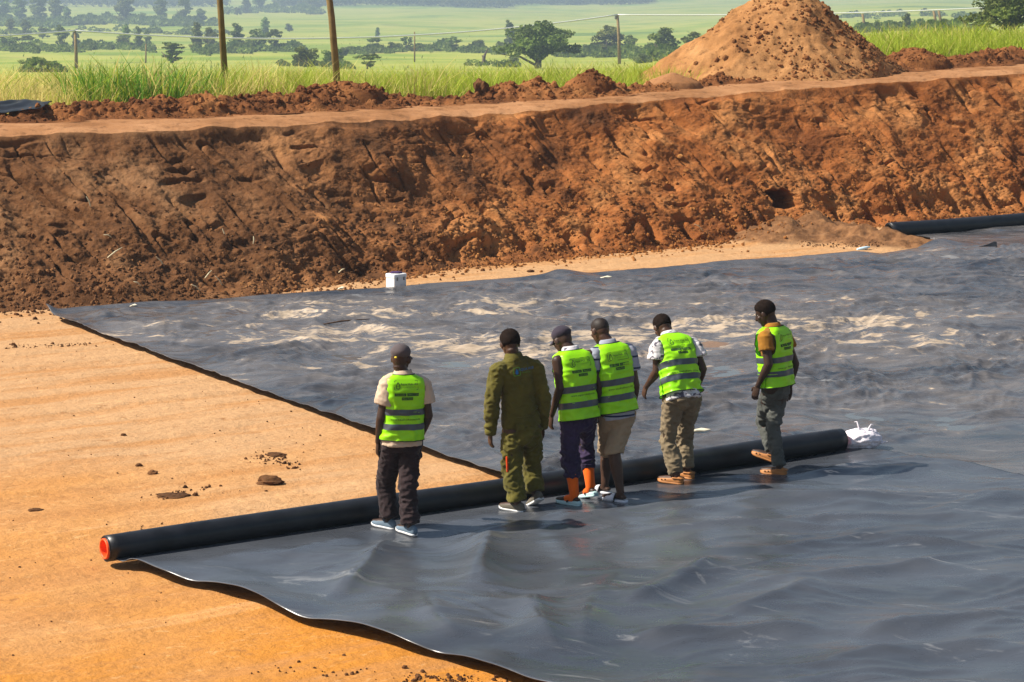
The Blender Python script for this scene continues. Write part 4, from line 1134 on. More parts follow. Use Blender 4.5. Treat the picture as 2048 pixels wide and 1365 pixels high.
o = add("scrub", me, M['leaf']); tag(o, "tangled scrub grown together along the field hedges", kind='stuff')
# dead stump in the field
c, d_ = place_row(968, 126); s_ = d_ / FPX
g = Geo(); g.tube([c + [0, 0, -.3], c + [0, 0, 14 * s_], c + [2 * s_, 0, 20 * s_], c + [8 * s_, 0, 32 * s_]], [3.2 * s_, 3.4 * s_, 2.4 * s_, .9 * s_], 8)
g.tube([c + [0, 0, 14 * s_], c + [-3 * s_, 0, 18 * s_]], [2.4 * s_, 1.2 * s_], 7)
V, F = g.arrays(); o = put("tree_stump", V - c, F, M['bark']); o.location = c
tag(o, "dark dead tree stump leaning right in the field left of the spreading tree", "tree stump")

# far wooded hill line at the top of the view
n = 2600; r = np.random.default_rng(41)
pos = []
for _ in range(n):
    px = r.uniform(560, 1300) if r.uniform() < .8 else r.uniform(-60, 460)
    pos.append((px, r.uniform(-22, 12 if px < 1020 else 6)))
V = []; T = []
px = np.array([p[0] for p in pos]); rw_ = np.array([p[1] for p in pos])
uu = (px - 1024) / FPX
dd = np.interp(rw_ + 0, [-95, -50, -10, 2, 26, 50], [7000, 3000, 2150, 2000, 1500, 1100])
c = np.column_stack([uu * dd, dd, field_z(uu * dd, dd) + 3.0])
Vc, Fc, Tc = leaf_cloud([(0, 0, 0, 1, 1, 1)], 26, .8, 44, DK)
VV = Vc[None] * r.uniform(2.2, 4.6, (n, 1, 1)) * np.array([1.3, 1.3, 1.0]) + c[:, None, :]
FF = Fc[None] + (np.arange(n) * len(Vc))[:, None, None]
me = make_mesh("far_wood", VV.reshape(-1, 3), FF.reshape(-1, 3), False); set_tint(me, np.tile(Tc, (n, 1)))
o = add("far_wood", me, M['leaf']); tag(o, "blue hazy wood along the far hillside at the top", kind='stuff')

# ------------------------------------------------------------------ poles and cable
def pole(px, base_row, top_px, top_row, rad, label, Y=None, dmin=None, cross=False, group=None):
    if Y is not None:
        b = at_y(px, base_row, Y); t_ = at_y(top_px, top_row, Y)
        b = b + (b - t_) * .12
    else:
        b, d_ = place_row(px, base_row, dmin); t_ = at_y(top_px, top_row, d_)
    root = thing("utility_pole", tuple(b), label, "pole", group)
    g = Geo(); g.tube([b - [0, 0, .5], b + (t_ - b) * .5 + [rad * .25, 0, 0], t_], [rad * 1.12, rad, rad * .82], 10, caps=None); g.build("post", M['pole'], root)
    if cross:
        k = (t_ - b)[2] * .03
        g = Geo(); g.tube([t_ + [-k * 1.2, 0, -k * 2.4], t_ + [-k * 1.2, 0, -k * .3]], [rad * .8] * 2, 6); g.build("insulator", M['steel'], root)
    return t_
Yp = ytr(665) + 2.6
pole(678, 176, 640, -150, .062, "nearer leaning wooden pole standing at the soil ridge, cut by the top", Yp)
pole(451, 146, 422, -180, .058, "farther leaning wooden pole standing in the grass, cut by the top", ytr(445) + 5.0)
T1 = pole(157, 134, 150, 62, .20, "thin far pole carrying the white cable at the left", None, 300, True)
T2 = pole(1238, 124, 1235, 30, .22, "upright wooden pole carrying the white cable left of the spoil heap", None, 300, True)
pole(295, 122, 292, 88, .12, "faint thin stick pole in the left field beneath the cable", None, 300)
pole(830, 120, 829, 64, .12, "faint thin pole in the middle field under the cable", None, 300)
pole(1867, 56, 1867, 22, .25, "left one of two thin far poles at the right hedge", None, 300)
pole(1877, 56, 1877, 20, .25, "right one of two thin far poles at the right hedge", None, 300)
pole(1724, 60, 1725, 28, .25, "thin far pole just right of the spoil heap", None, 300)
def cable(A, B, sag, rad, label):
    pts = []
    for i in range(41):
        t_ = i / 40; p = A + (B - A) * t_; p[2] -= sag * 4 * t_ * (1 - t_); pts.append(p)
    g = Geo(); g.tube(pts, rad, 6, caps=None); V, F = g.arrays(); o = put("power_cable", V - A, F, M['wire']); o.location = A
    tag(o, label, "cable", "white power cable between far poles")
T0 = at_y(-260, 78, T1[1] * .9); T3 = at_y(2320, -6, T2[1])
rate = T2[1] / FPX
cable(T1, T2, 28 * rate, .12, "white cable sagging between the far left pole and the pole left of the heap")
cable(T0, T1, 4 * rate, .12, "white cable running from the left edge to the far left pole")
cable(T2, T3, 12 * rate, .11, "white cable running from the pole left of the heap to the right edge")

# ------------------------------------------------------------------ air
g = Geo(); top = 60.0
g.box(np.array([0, 3700.0, (-130 + top) / 2]), (2300, 3760, (top + 130) / 2)); V, F = g.arrays()
hz = bpy.data.materials.new("haze_air"); hz.use_nodes = True; nt = hz.node_tree
nt.nodes.remove(nt.nodes["Principled BSDF"]); pv = nt.nodes.new("ShaderNodeVolumePrincipled")
pv.inputs["Color"].default_value = (.66, .84, 1.0, 1); pv.inputs["Density"].default_value = 0.00044; pv.inputs["Anisotropy"].default_value = .2
nt.links.new(pv.outputs[0], nt.nodes["Material Output"].inputs["Volume"])
o = put("haze", V, F, hz, None, False); tag(o, "pale blue haze over the valley", kind='stuff')

# ------------------------------------------------------------------ people
def skin(name, c):
    t = NT(name); f = t.noise(9, det=4)
    col = t.ramp(f, [(0.3, tuple(x * .8 for x in c)), (0.7, tuple(x * 1.2 for x in c))])
    return t.out(col, .48, .35)
def cloth(name, c, var=.18, rough=.85, stripe=None, blotch=None, weave=300):
    t = NT(name); f = t.noise(7, det=5)
    col = t.ramp(f, [(0.3, tuple(x * (1 - var) for x in c)), (0.7, tuple(min(1, x * (1 + var)) for x in c))])
    if stripe:
        x = t.n("ShaderNodeSeparateXYZ"); t.l(t.pos, x.inputs[0])
        fr = t.math('FRACT', t.math('MULTIPLY', x.outputs[2], stripe[0]))
        col = t.mix(t.math('LESS_THAN', fr, stripe[1]), col, stripe[2])
    if blotch:
        b = t.noise(blotch[0], det=3, dist=1.5)
        col = t.mix(t.ramp(b, [(0.56, 0.0), (0.60, 1.0)]), col, blotch[1])
    t.bump(t.noise(weave, det=2), .25, .002)
    t.b.inputs["Sheen Weight"].default_value = .08
    return t.out(col, rough, .15)
M['skin_a'] = skin("dark_skin", (0.042, 0.021, 0.013)); M['skin_b'] = skin("brown_skin", (0.060, 0.028, 0.016))
M['hair'] = plain("black_hair", (0.015, 0.010, 0.008), 1.0, .3, 30, .03, .008, 110)
M['stubble'] = plain('shaved_scalp', (0.018, 0.011, 0.008), .6, .25, 40)
M['eye'] = plain("eye_white", (.6, .57, .5), .3, .05); M['iris'] = plain("dark_iris", (.012, .008, .006), .2, .05)
def vest_mat():
    t = NT("neon_vest"); f = t.noise(5, det=3)
    col = t.ramp(f, [(0.3, (0.35, 0.86, 0.005)), (0.7, (0.46, 0.96, 0.010))])
    t.bump(t.noise(260, det=2), .2, .0015)
    # light comes through the thin fabric
    tr = t.n("ShaderNodeBsdfTranslucent"); t.l(col, tr.inputs[0]); mx = t.n("ShaderNodeMixShader"); mx.inputs[0].default_value = .30
    out = t.t.nodes["Material Output"]; t.l(t.b.outputs[0], mx.inputs[1]); t.l(tr.outputs[0], mx.inputs[2]); t.l(mx.outputs[0], out.inputs[0])
    return t.out(col, .38, .5)
M['vest'] = vest_mat()
M['band'] = plain("reflective_band", (0.055, 0.072, 0.088), .45, .12, 20, .5)
M['trim'] = plain("dark_binding", (0.012, 0.016, 0.014), .8, .2)
M['print'] = plain("dark_green_print", (0.03, 0.085, 0.02), .7, .1)
M['print_light'] = plain("green_print", (0.20, 0.50, 0.03), .7, .1)

def text_mesh(body, size):
    cu = bpy.data.curves.new("t", 'FONT'); cu.body = body; cu.size = size; cu.align_x = 'CENTER'; cu.align_y = 'CENTER'; cu.resolution_u = 2
    o = bpy.data.objects.new("t", cu); COL.objects.link(o)
    me = bpy.data.meshes.new_from_object(o.evaluated_get(bpy.context.evaluated_depsgraph_get()))
    V = get_co(me)[:, :2]; F = [tuple(p.vertices) for p in me.polygons]
    bpy.data.objects.remove(o); bpy.data.meshes.remove(me); bpy.data.curves.remove(cu)
    return V, F
def strip2d(pts, w, closed=True):
    pts = np.array(pts, float); n = len(pts); V = []; F = []
    for i in range(n):
        a = pts[(i - 1) % n] if closed or i > 0 else pts[i]; b = pts[(i + 1) % n] if closed or i < n - 1 else pts[i]
        t_ = nrm(np.append(b - a, 0))[:2]; nn = np.array([-t_[1], t_[0]]) * w / 2
        V += [pts[i] - nn, pts[i] + nn]
    for i in range(n if closed else n - 1):
        j = (i + 1) % n; F.append((2 * i, 2 * j, 2 * j + 1, 2 * i + 1))
    return np.array(V), F
def rrect(cx, cy, w, h, r, k=4):
    P = []
    for sx, sy, a0 in ((1, 1, 0), (-1, 1, 90), (-1, -1, 180), (1, -1, 270)):
        for i in range(k + 1):
            a = math.radians(a0 + 90 * i / k); P.append((cx + sx * (w / 2 - r) + r * math.cos(a), cy + sy * (h / 2 - r) + r * math.sin(a)))
    return P
def drop(cx, cy, s, k=16):
    P = []
    for i in range(k):
        a = 2 * math.pi * i / k; x = math.sin(a) * (1 - .0); y = -math.cos(a)
        P.append((cx + s * .62 * math.sin(a) * math.sin(a / 2) ** 1.3 * 1.25, cy + s * (math.cos(a))))
    return P
def grid_rect(cx, cy, w, h, nx=8):
    V = [(cx - w / 2 + w * i / nx, cy + sy * h / 2) for i in range(nx + 1) for sy in (-1, 1)]
    return np.array(V), [(2 * i, 2 * i + 2, 2 * i + 3, 2 * i + 1) for i in range(nx)]
# flat print of the vest back: (vertices x right, y up from the centre), dark and light pieces
PR_D, PR_L = [], []
PR_D.append(strip2d(rrect(0, .205, .220, .082, .01), .0035))
PR_D.append(strip2d(drop(-.078, .202, .03), .006)); PR_D.append(text_mesh("H2O", .012)); PR_D[-1] = (PR_D[-1][0] + [-.078, .194], PR_D[-1][1])
for body, size, x, y in (("Aqua Hub -KE", .028, .026, .214), ("Greenhouses | Drip Irrigation | Water Pumps", .0072, .026, .188)):
    v, f = text_mesh(body, size); PR_D.append((v + [x, y], f))
for body, x, y, w in (("Dam Liners", -.056, .120, .100), ("Greenhouses", .056, .120, .104), ("Water Pumps", .006, .084, .100)):
    PR_D.append(grid_rect(x, y, w, .027)); v, f = text_mesh(body, .016); PR_L.append((v + [x, y], f))
v, f = text_mesh("www.aquahubkenya.co.ke", .026); PR_D.append((v + [.0, -.107], f))

def supell(phi, a, b, k):
    s, c = np.sin(phi), np.cos(phi)
    return a * np.sign(s) * np.abs(s) ** (2 / k), b * np.sign(c) * np.abs(c) ** (2 / k)
class Person:
    def __init__(s, label, J, yaw, head, bend=0.0, group="workers behind the roll", scale=.90):
        """J: joint -> (photo x, photo y, metres farther away)"""
        fl, fr = ground(*J['FL'][:2], STAND_Z), ground(*J['FR'][:2], STAND_Z)
        if len(J['FL']) > 2: fl = at_y(J['FL'][0], J['FL'][1], fr[1] + J['FL'][2])
        if len(J['FR']) > 2: fr = at_y(J['FR'][0], J['FR'][1], fl[1] + J['FR'][2])
        Y0 = (fl[1] + fr[1]) / 2
        base = np.array([(fl[0] + fr[0]) / 2, Y0, STAND_Z])
        s.root = thing("person", tuple(base), label, "person", group)
        s.yaw = math.radians(yaw)
        s.R = np.array([math.cos(s.yaw), math.sin(s.yaw), 0]); s.F = np.array([-math.sin(s.yaw), math.cos(s.yaw), 0])
        g = {}
        for k, v in J.items():
            if k in ('FL', 'FR'): continue
            dy = v[2] if len(v) > 2 else 0
            if k in ('SL', 'EL', 'WL') and True: dy -= .17 * math.sin(s.yaw)
            if k in ('SR', 'ER', 'WR'): dy += .17 * math.sin(s.yaw)
            if k[0] in 'KA': dy += (fl if k[1] == 'L' else fr)[1] - Y0
            g[k] = at_y(v[0], v[1], Y0 + dy)
        g['FL'], g['FR'] = fl, fr
        s.J = g; s.bend = bend; s.bw = scale
        s.P, s.N = g['P'], g['N']; s.L = np.linalg.norm(s.N - s.P)
        s.U = nrm(s.N - s.P); s.R = nrm(s.R - s.U * s.R.dot(s.U)); s.F = np.cross(s.U, s.R)
        hy, hp, hr_ = [math.radians(a_) for a_ in head]
        hf = np.array([-math.sin(hy) * math.cos(hp), math.cos(hy) * math.cos(hp), -math.sin(hp)])
        s.hr = nrm(np.cross(hf, [0, 0, 1])); s.hu = np.cross(s.hr, hf); s.hf = hf
        if hr_: s.hu = nrm(s.hu + s.hr * math.tan(hr_)); s.hr = np.cross(s.hf, s.hu)
    def ctr(s, h): return s.P + s.U * (h * s.L) - s.F * (s.bend * 4 * np.clip(h, 0, 1) * (1 - np.clip(h, 0, 1)))
    def torso(s, geo, table, k=2.4, n=28):
        ph = np.linspace(0, 2 * np.pi, n, endpoint=False)
        rings = []
        for h, a, b in table:
            x, y = supell(ph, a, b, k); rings.append(s.ctr(h) + np.outer(x, s.R) + np.outer(-y, -s.F))
        geo.rings(rings)
    def limb(s, a, b, c, r, geo, n=12, seg=4, caps='round', stop=1.0):
        a, b, c = [np.asarray(q, float) for q in (a, b, c)]
        pts = [a + (b - a) * t_ for t_ in np.linspace(0, 1, seg, endpoint=False)] + [b + (c - b) * t_ for t_ in np.linspace(0, 1, seg + 1)]
        rr = np.interp(np.linspace(0, 1, len(pts)), np.linspace(0, 1, len(r)), r)
        geo.tube(pts, rr, n, caps)
    # ---- body: one continuous skin
    def hand(s, geo, w, e, side, curl=.5):
        d_ = nrm(nrm(w - e) * .75 + np.array([0, 0, -.45])); pal = s.R * (-side)            # palm faces the thigh
        pal = nrm(pal - d_ * pal.dot(d_)); fw = np.cross(d_, pal); fw = fw if fw.dot(s.F) > 0 else -fw
        c = w + d_ * .052
        geo.tube([w - d_ * .01, w + d_ * .03, w + d_ * .065, w + d_ * .092], [.024, .033, .038, .034], 12, ell=.42, ref=fw)
        for i, (off, ln) in enumerate(((.029, .068), (.010, .077), (-.010, .072), (-.028, .056))):
            b0 = w + d_ * .085 + fw * off; c1 = curl * (1 + .12 * i)
            p1 = b0 + nrm(d_ + pal * .35 * c1 + fw * off * 1.5) * ln * .45
            p2 = p1 + nrm(d_ + pal * 1.0 * c1) * ln * .32
            p3 = p2 + nrm(d_ + pal * 1.7 * c1) * ln * .26
            geo.tube([b0 - d_ * .02, b0, p1, p2, p3], [.010, .0098, .0092, .0085, .0072], 8)
        b0 = w + d_ * .028 + fw * .030; p1 = b0 + nrm(d_ * .8 + fw * .65 + pal * .35) * .036; p2 = p1 + nrm(d_ + fw * .15 + pal * .35) * .030
        geo.tube([b0 - fw * .012, b0, p1, p2], [.014, .013, .0105, .0085], 8)
    def make_body(s, mat, sleeves=1.0):
        g = Geo(); J = s.J
        bw = s.bw
        s.torso(g, [(-.16, .10 * bw, .08), (-.08, .145 * bw, .098), (.02, .150 * bw, .100), (.25, .138 * bw, .096), (.5, .145 * bw, .10), (.72, .162 * bw, .106), (.85, .155, .092), (.94, .11, .075), (1.02, .062, .062), (1.06, .05, .052)])
        hc = J['H']; nb = s.N + s.U * .0
        sk = hc - s.hu * .065 - s.hf * .030
        g.tube([s.ctr(.93), nb, sk, hc], [.064, .058, .056, .05], 14)
        ax = lambda r_, f, u: [s.hr * r_, s.hf * f, s.hu * u]
        g.ellipsoid(hc + s.hu * .028 - s.hf * .012, ax(.0745, .093, .088), 22, 16); g.ellipsoid(hc + s.hu * .004 - s.hf * .022, ax(.070, .080, .082), 20, 14)
        g.ellipsoid(hc - s.hu * .035 + s.hf * .030, ax(.058, .062, .078), 18, 12)
        g.ellipsoid(hc - s.hu * .092 + s.hf * .060, ax(.028, .025, .022), 12, 8)
        g.tube([hc + s.hu * .022 + s.hf * .078, hc - s.hu * .012 + s.hf * .097, hc - s.hu * .026 + s.hf * .102], [.010, .013, .017], 8)
        g.ellipsoid(hc - s.hu * .056 + s.hf * .086, ax(.024, .011, .012), 10, 6)
        g.ellipsoid(hc + s.hu * .030 + s.hf * .074, ax(.052, .014, .011), 12, 6)
        for sd in (-1, 1):
            g.ellipsoid(hc - s.hu * .006 + s.hr * sd * .082 - s.hf * .004, [s.hr * .014 + s.hf * .008 * sd, s.hf * .021, s.hu * .034], 10, 8)
            g.ellipsoid(hc - s.hu * .020 + s.hr * sd * .040 + s.hf * .058, ax(.024, .022, .022), 10, 7)
        for q, sd in (('L', -1), ('R', 1)):
            S, E, W = J['S' + q], J['E' + q], J['W' + q]
            g.tube([s.ctr(.84) + s.R * sd * .09, S], [.062, .052], 12)
            s.limb(S, E, W, [.053, .051, .046, .043, .046, .040, .030, .026], g)
            s.hand(g, W, E, sd)
            hip = s.P + s.R * sd * .088 - s.U * .03; K = J['K' + q]; A = J['A' + q]
            s.limb(hip, K, A, [.095, .088, .072, .058, .060, .058, .043, .037], g)
            f = s.foot[q]; d_ = f['dir']
            g.tube([A, A - f['up'] * .03], [.037, .036], 10)
            h0 = A - f['up'] * .045 - d_ * .035
            g.tube([h0, A - f['up'] * .045 + d_ * .04, A - f['up'] * .055 + d_ * .11, A - f['up'] * .062 + d_ * .165], [.030, .034, .036, .026], 10, ell=.72, ref=np.cross(d_, f['up']))
        me = remesh(g, .0062, 2, .42)
        o = finish("body", me, mat, s.root)
        for sd in (-1, 1):
            c = hc + s.hu * .012 + s.hr * sd * .031 + s.hf * .0585
            e = Geo(); e.ellipsoid(c, [s.hr * .0125, s.hf * .0125, s.hu * .0105], 10, 7); eo = e.build("eye", M['eye'], s.root)
            e = Geo(); e.ellipsoid(c + s.hf * .010, [s.hr * .006, s.hf * .0035, s.hu * .006], 8, 5); e.build("iris", M['iris'], eo)
    def shoes(s, spec, kind):
        """spec: side -> (yaw, pitch degrees toe up)"""
        s.foot = {}
        for q in 'LR':
            y, p = [math.radians(a_) for a_ in spec[q]]
            d_ = np.array([-math.sin(y) * math.cos(p), math.cos(y) * math.cos(p), math.sin(p)]); sd = nrm(np.cross(d_, [0, 0, 1])); u = np.cross(sd, d_)
            f = s.J['F' + q]
            s.foot[q] = dict(dir=d_, up=u, side=sd, o=f); s.J['A' + q] = f + u * .098
    def make_shoe(s, q, name, mat, sole, low=1.0, wid=1.0, extra=None):
        f = s.foot[q]; d_, u, sd, o0 = f['dir'], f['up'], f['side'], f['o']
        S = [0, .05, .15, .32, .52, .72, .88, .97, 1.0]; W = [.018, .032, .037, .037, .040, .047, .043, .027, .012]; H = [.050, .082, .092, .088, .074, .060, .050, .040, .026]
        Ln = .262; ang = np.linspace(0, 2 * np.pi, 18, endpoint=False); R = []; B = []; T = []
        for s_, w_, h_ in zip(S, W, H):
            c = o0 + d_ * (s_ * Ln - .075); h_ = max(.032, h_ * low); w_ = w_ * wid
            x = np.cos(ang) * w_; z = np.where(np.sin(ang) > 0, .02 + (h_ - .02) * np.abs(np.sin(ang)) ** .75, .02 + .012 * np.sin(ang))
            R.append(c + np.outer(x, sd) + np.outer(z, u))
            lift = .012 * max(0, s_ - .8) / .2
            B.append(c + np.outer(np.cos(ang) * w_ * 1.05, sd) + np.outer(np.clip(np.sin(ang) * .05, -.010, .010) + .010 + lift, u))
        g = Geo(); g.rings(R); so = g.build(name, mat, s.root)
        g = Geo(); g.rings(B); g.build("sole", sole, so)
        return so
    # ---- garments
    def trousers(s, mat, rl, crotch=.12, hem=.03, ruck=.010, name="trousers", hem_t=1.0, top=.10, width=1.0):
        g = Geo(); J = s.J
        s.torso(g, [(-.30, .10 * width, .09), (-.20, .155 * width, .116), (-.08, .168 * width, .116), (.06, .158 * width, .108), (top, .15 * width, .10)])
        for q, sd in (('L', -1), ('R', 1)):
            hip = s.P + s.R * sd * .088 - s.U * .05; K = J['K' + q]; A = J['A' + q] - np.array([0, 0, .0])
            K = np.asarray(K); e = K + (A - K) * hem_t
            e = e + nrm(K - A) * (hem - .03)
            pts = [hip, hip + (K - hip) * .33, hip + (K - hip) * .66, K, K + (e - K) * .33, K + (e - K) * .66, e]
            g.tube(pts, rl, 16, caps=None)
        me = remesh(g, .0085, 3)
        s.wrinkle(me, ruck, 31)
        return finish(name, me, mat, s.root)
    def wrinkle(s, me, amp, seed, scale=1.0):
        V = get_co(me); N = get_no(me)
        q = V * np.array([9, 9, 13.0]) * scale; q = q + .5 * np.stack([noise3(V * 6 + 3), noise3(V * 6 + 9), noise3(V * 6 + 19)], -1)
        d_ = amp * (1.2 * noise3(V * 4.5 + seed)) + amp * 1.9 * ((1 - np.abs(noise3(q + seed * 1.7)) * 2.0) - .35) * np.clip(.7 + 1.3 * noise3(V * 3 + seed), .1, 1.4) + amp * .9 * (.6 - np.abs(noise3(V * np.array([17, 17, 25.]) + seed)) * 2) + .3 * amp * noise3(V * 34 + seed)
        set_co(me, V + N * d_[:, None])
    def shirt(s, mat, sleeve=.62, rs=(.078, .075, .072), hem=-.08, name="shirt", bulge=0.0, amp=.006, long=False, collar=None, width=1.0):
        g = Geo(); J = s.J
        s.torso(g, [(hem, (.178 + bulge) * width, .124 + bulge), (.02, .178 * width, .124), (.25, .162 * width, .114), (.5, .166 * width, .116), (.72, .178 * width, .119), (.85, .168 * width, .103), (.94, .122, .085), (1.0, .075, .072)])
        for q, sd in (('L', -1), ('R', 1)):
            S, E, W = J['S' + q], J['E' + q], J['W' + q]
            g.tube([s.ctr(.84) + s.R * sd * .07, s.ctr(.83) + s.R * sd * .12, S - s.U * .012], [.086, .082, .074] if sleeve > 0 or long else [.07, .06, .04], 14)
            if long:
                s.limb(S, E, E + (W - E) * .97, rs, g, 14, 4, None)
            elif sleeve > 0:
                g.tube([S, S + (E - S) * sleeve * .5, S + (E - S) * sleeve], rs, 14, caps=None)
        me = remesh(g, .0085, 3)
        s.wrinkle(me, amp * (1 if long else .6), 57)
        so = finish(name, me, mat, s.root)
        if collar is not None:
            nb = s.ctr(1.0); ph = np.linspace(0, 2 * np.pi, 20, endpoint=False); R = []
            for hh, rr in ((-.03, .082), (.012, .073), (.036, .069), (.030, .076), (-.008, .090)):
                R.append(nb + s.U * hh + s.F * .006 + np.outer(np.cos(ph) * rr, s.R) + np.outer(np.sin(ph) * rr * .98, s.F) - np.outer(np.maximum(np.sin(ph), 0) * .028, s.U))
            V, F = Geo().rings(R, cap=False).arrays(); put("collar", V, F, collar, so)
        return so
    def vest(s, hem=-.10, width=1.0, flare=0.0, folds=.009, seed=1, do_print=True, top=.995):
        T = [(hem, (.198 + flare) * width, .144), (.0, .195 * width, .142), (.3, .187 * width, .135), (.58, .190 * width, .136), (.74, .192 * width, .132), (.86, .188 * width, .126), (.93, .162, .108), (.985, .105, .086), (1.02, .080, .074)]
        hs = [t_[0] for t_ in T]
        A_ = lambda h: np.interp(h, hs, [t_[1] for t_ in T]); B_ = lambda h: np.interp(h, hs, [t_[2] for t_ in T])
        KX = lambda h: np.interp(h, [.35, .60, .95, 1.02], [2.5, 3.6, 4.6, 3.0])
        XE = [(.50, 9), (.505, .186 * width), (.56, .174), (.64, .166), (.75, .164), (.86, .168), (.93, .175)]
        def surf(t_, h, sign, off=0.0):
            """t in -1..1 across the panel, sign -1 back, +1 front"""
            a, b = A_(h) + off, B_(h) + off; k = KX(h)
            xe = np.interp(h, [p[0] for p in XE], [p[1] for p in XE]); w = np.minimum(xe, a)
            phe = np.arcsin(np.clip((w / a), 0, 1) ** (k / 2))
            ph = t_ * phe; x, y = supell(ph, a, b, k)
            return x, y * sign
        def world(x, y, h, off=0.0):
            h = np.asarray(h, float)
            c = s.P[None] + np.outer(h * s.L, s.U) - np.outer(s.bend * 4 * np.clip(h, 0, 1) * (1 - np.clip(h, 0, 1)), s.F)
            W = c + np.outer(x, s.R) + np.outer(y, s.F)
            fall = (1 - smooth(.0, .9, h))
            d_ = folds * (1.3 * noise3(n2(x * 9 + seed * 3, h * 2.2 + 2.3 * np.sign(y), seed)) + .8 * noise3(n2(x * 22, h * 7, seed + 5.0))) * (.45 + .9 * fall) + folds * 1.2 * (1 - 2 * np.abs(noise3(n2(x * 7 + h * 6, h * 5 - x * 8, seed + 9.0)))) * smooth(.95, .7, h)
            r_ = nrm_rows(np.column_stack([x, y]))
            return W + (np.outer(r_[:, 0], s.R) + np.outer(r_[:, 1], s.F)) * (d_ + off)[:, None]
        def nrm_rows(a_): return a_ / (np.linalg.norm(a_, axis=1)[:, None] + 1e-9)
        nt_, nh = 36, 64; hh = np.concatenate([np.linspace(hem, .50, 34), np.linspace(.505, top, nh - 34)])
        tt = np.linspace(-1, 1, nt_)
        g = Geo(); edge = {}
        for sign in (-1, 1):
            Tq, Hq = np.meshgrid(tt, hh, indexing='ij'); x, y = surf(Tq.ravel(), Hq.ravel(), sign)
            Wd = world(x, y, Hq.ravel()); F = grid_faces(nt_, nh)
            g.add(Wd, F if sign < 0 else F[:, ::-1]); edge[sign] = Wd.reshape(nt_, nh, 3)
        vo = g.build("vest", M['vest'], s.root)
        md = vo.modifiers.new("thick", 'SOLIDIFY'); md.thickness = .003; md.offset = 0
        # dark binding round hem, arm holes and neck
        i0 = 33
        paths = [list(edge[-1][:, 0]), list(edge[1][:, 0]), list(edge[-1][:, -1])]
        for side_ in (0, -1):
            paths.append(list(edge[-1][side_, i0:-6]) + list(edge[1][side_, i0:-6][::-1]))
        for p in paths:
            gg = Geo(); gg.tube(p, .0042, 6); gg.build("binding", M['trim'], vo)
        for h0, h1 in ((hem + .185, hem + .285), (hem + .43, hem + .53)):
            gg = Geo(); q = np.linspace(h0, h1, 4)
            for sign in (-1, 1):
                Tq, Hq = np.meshgrid(np.linspace(-1, 1, 36), q, indexing='ij'); x, y = surf(Tq.ravel(), Hq.ravel(), sign, .0)
                F = grid_faces(36, 4); gg.add(world(x, y, Hq.ravel(), .0045), F if sign < 0 else F[:, ::-1])
            gg.build("reflective_band", M['band'], vo)
        if do_print:
            for lst, mt, off, nm in ((PR_D, M['print'], .0035, "print"), (PR_L, M['print_light'], .0055, "lettering")):
                gg = Geo()
                for v, f in lst:
                    v = np.asarray(v); h = .46 + v[:, 1] / s.L * .95; xx = v[:, 0] * width
                    y = -B_(h) * np.clip(1 - (np.abs(xx) / A_(h)) ** KX(h), .02, 1) ** (1 / KX(h))
                    gg.add(world(xx, y, h, off), [tuple(int(i) for i in ff) for ff in f])
                po = gg.build(nm, mt, vo, False); po["kind"] = 'stuff'
        return vo
    def hair(s, thick=.012, nape=-.60, front=.34, mat=None, rough=.006, name="hair"):
        c = s.J['H'] + s.hu * .028 - s.hf * .012
        nu, nv = 48, 30; V = []; 
        for i in range(nv + 1):
            th = math.pi * i / nv
            for j in range(nu):
                ph = 2 * math.pi * j / nu; V.append((math.sin(th) * math.cos(ph), math.sin(th) * math.sin(ph), math.cos(th)))
        D = np.array(V); lim = np.where(D[:, 1] < 0, nape, nape + (front - nape) * smooth(-.25, .8, D[:, 1])) + .09 * noise3(D * 5 + 3)
        inside = D[:, 2] > lim
        r_ = np.where(inside, 1 + thick / .085 * smooth(-.02, .5, D[:, 2] - lim) - .004 + .035 * np.clip(np.abs(D[:, 0]) * D[:, 2] * 1.6, 0, 1), .90)
        r_ = r_ + rough / .085 * noise3(D * 16) * inside
        W = c + (D[:, 0] * .0755 * r_)[:, None] * s.hr + (D[:, 1] * .094 * r_)[:, None] * s.hf + (D[:, 2] * .089 * r_)[:, None] * s.hu
        F = [(i * nu + j, i * nu + (j + 1) % nu, (i + 1) * nu + (j + 1) % nu, (i + 1) * nu + j) for i in range(nv) for j in range(nu)]
        F = [f for f in F if any(inside[k] for k in f)]
        return put(name, W, [f[::-1] for f in F], mat or M['hair'], s.root)
    def cap(s, mat, low=-.08, tag_c=None):
        o = s.hair(.017, low - .02, low + .12, mat, .002, "cap")
        c = s.J['H'] + s.hu * .040 - s.hf * .01
        nu, nv = 13, 7; V = []
        for i in range(nu):
            a_ = math.radians(-62 + 124 * i / (nu - 1))
            for j in range(nv):
                t_ = j / (nv - 1); rr = .088 + .075 * t_ * math.cos(a_ * .85)
                V.append(c + s.hr * math.sin(a_) * (.082 + .008 * t_) + s.hf * (rr * math.cos(a_) + .012) + s.hu * (-.004 - .022 * t_ - .03 * (math.sin(a_) ** 2) + .006))
        F = grid_faces(nu, nv); b = put("cap_bill", np.array(V), F, mat, o); md = b.modifiers.new("t", 'SOLIDIFY'); md.thickness = .005
        g = Geo(); g.ellipsoid(c + s.hu * .068, [s.hr * .008, s.hf * .008, s.hu * .005], 10, 6); g.build("cap_button", mat, o)
        if tag_c is not None:
            g = Geo(); g.box(c - s.hf * .102 - s.hu * .026, (.011, .004, .007), [s.hr, s.hf, s.hu], .002); g.build("cap_clasp", tag_c, o)
        return o
    def cuff(s, q, mat, a=.90, r=.046, name="cuff", parent=None):
        E, W = s.J['E' + q], s.J['W' + q]; d_ = nrm(W - E)
        p = E + (W - E) * a
        g = Geo(); g.tube([p, p + d_ * .03, p + d_ * .055], [r * .98, r, r * .97], 14, caps=None); return g.build(name, mat, parent or s.root)

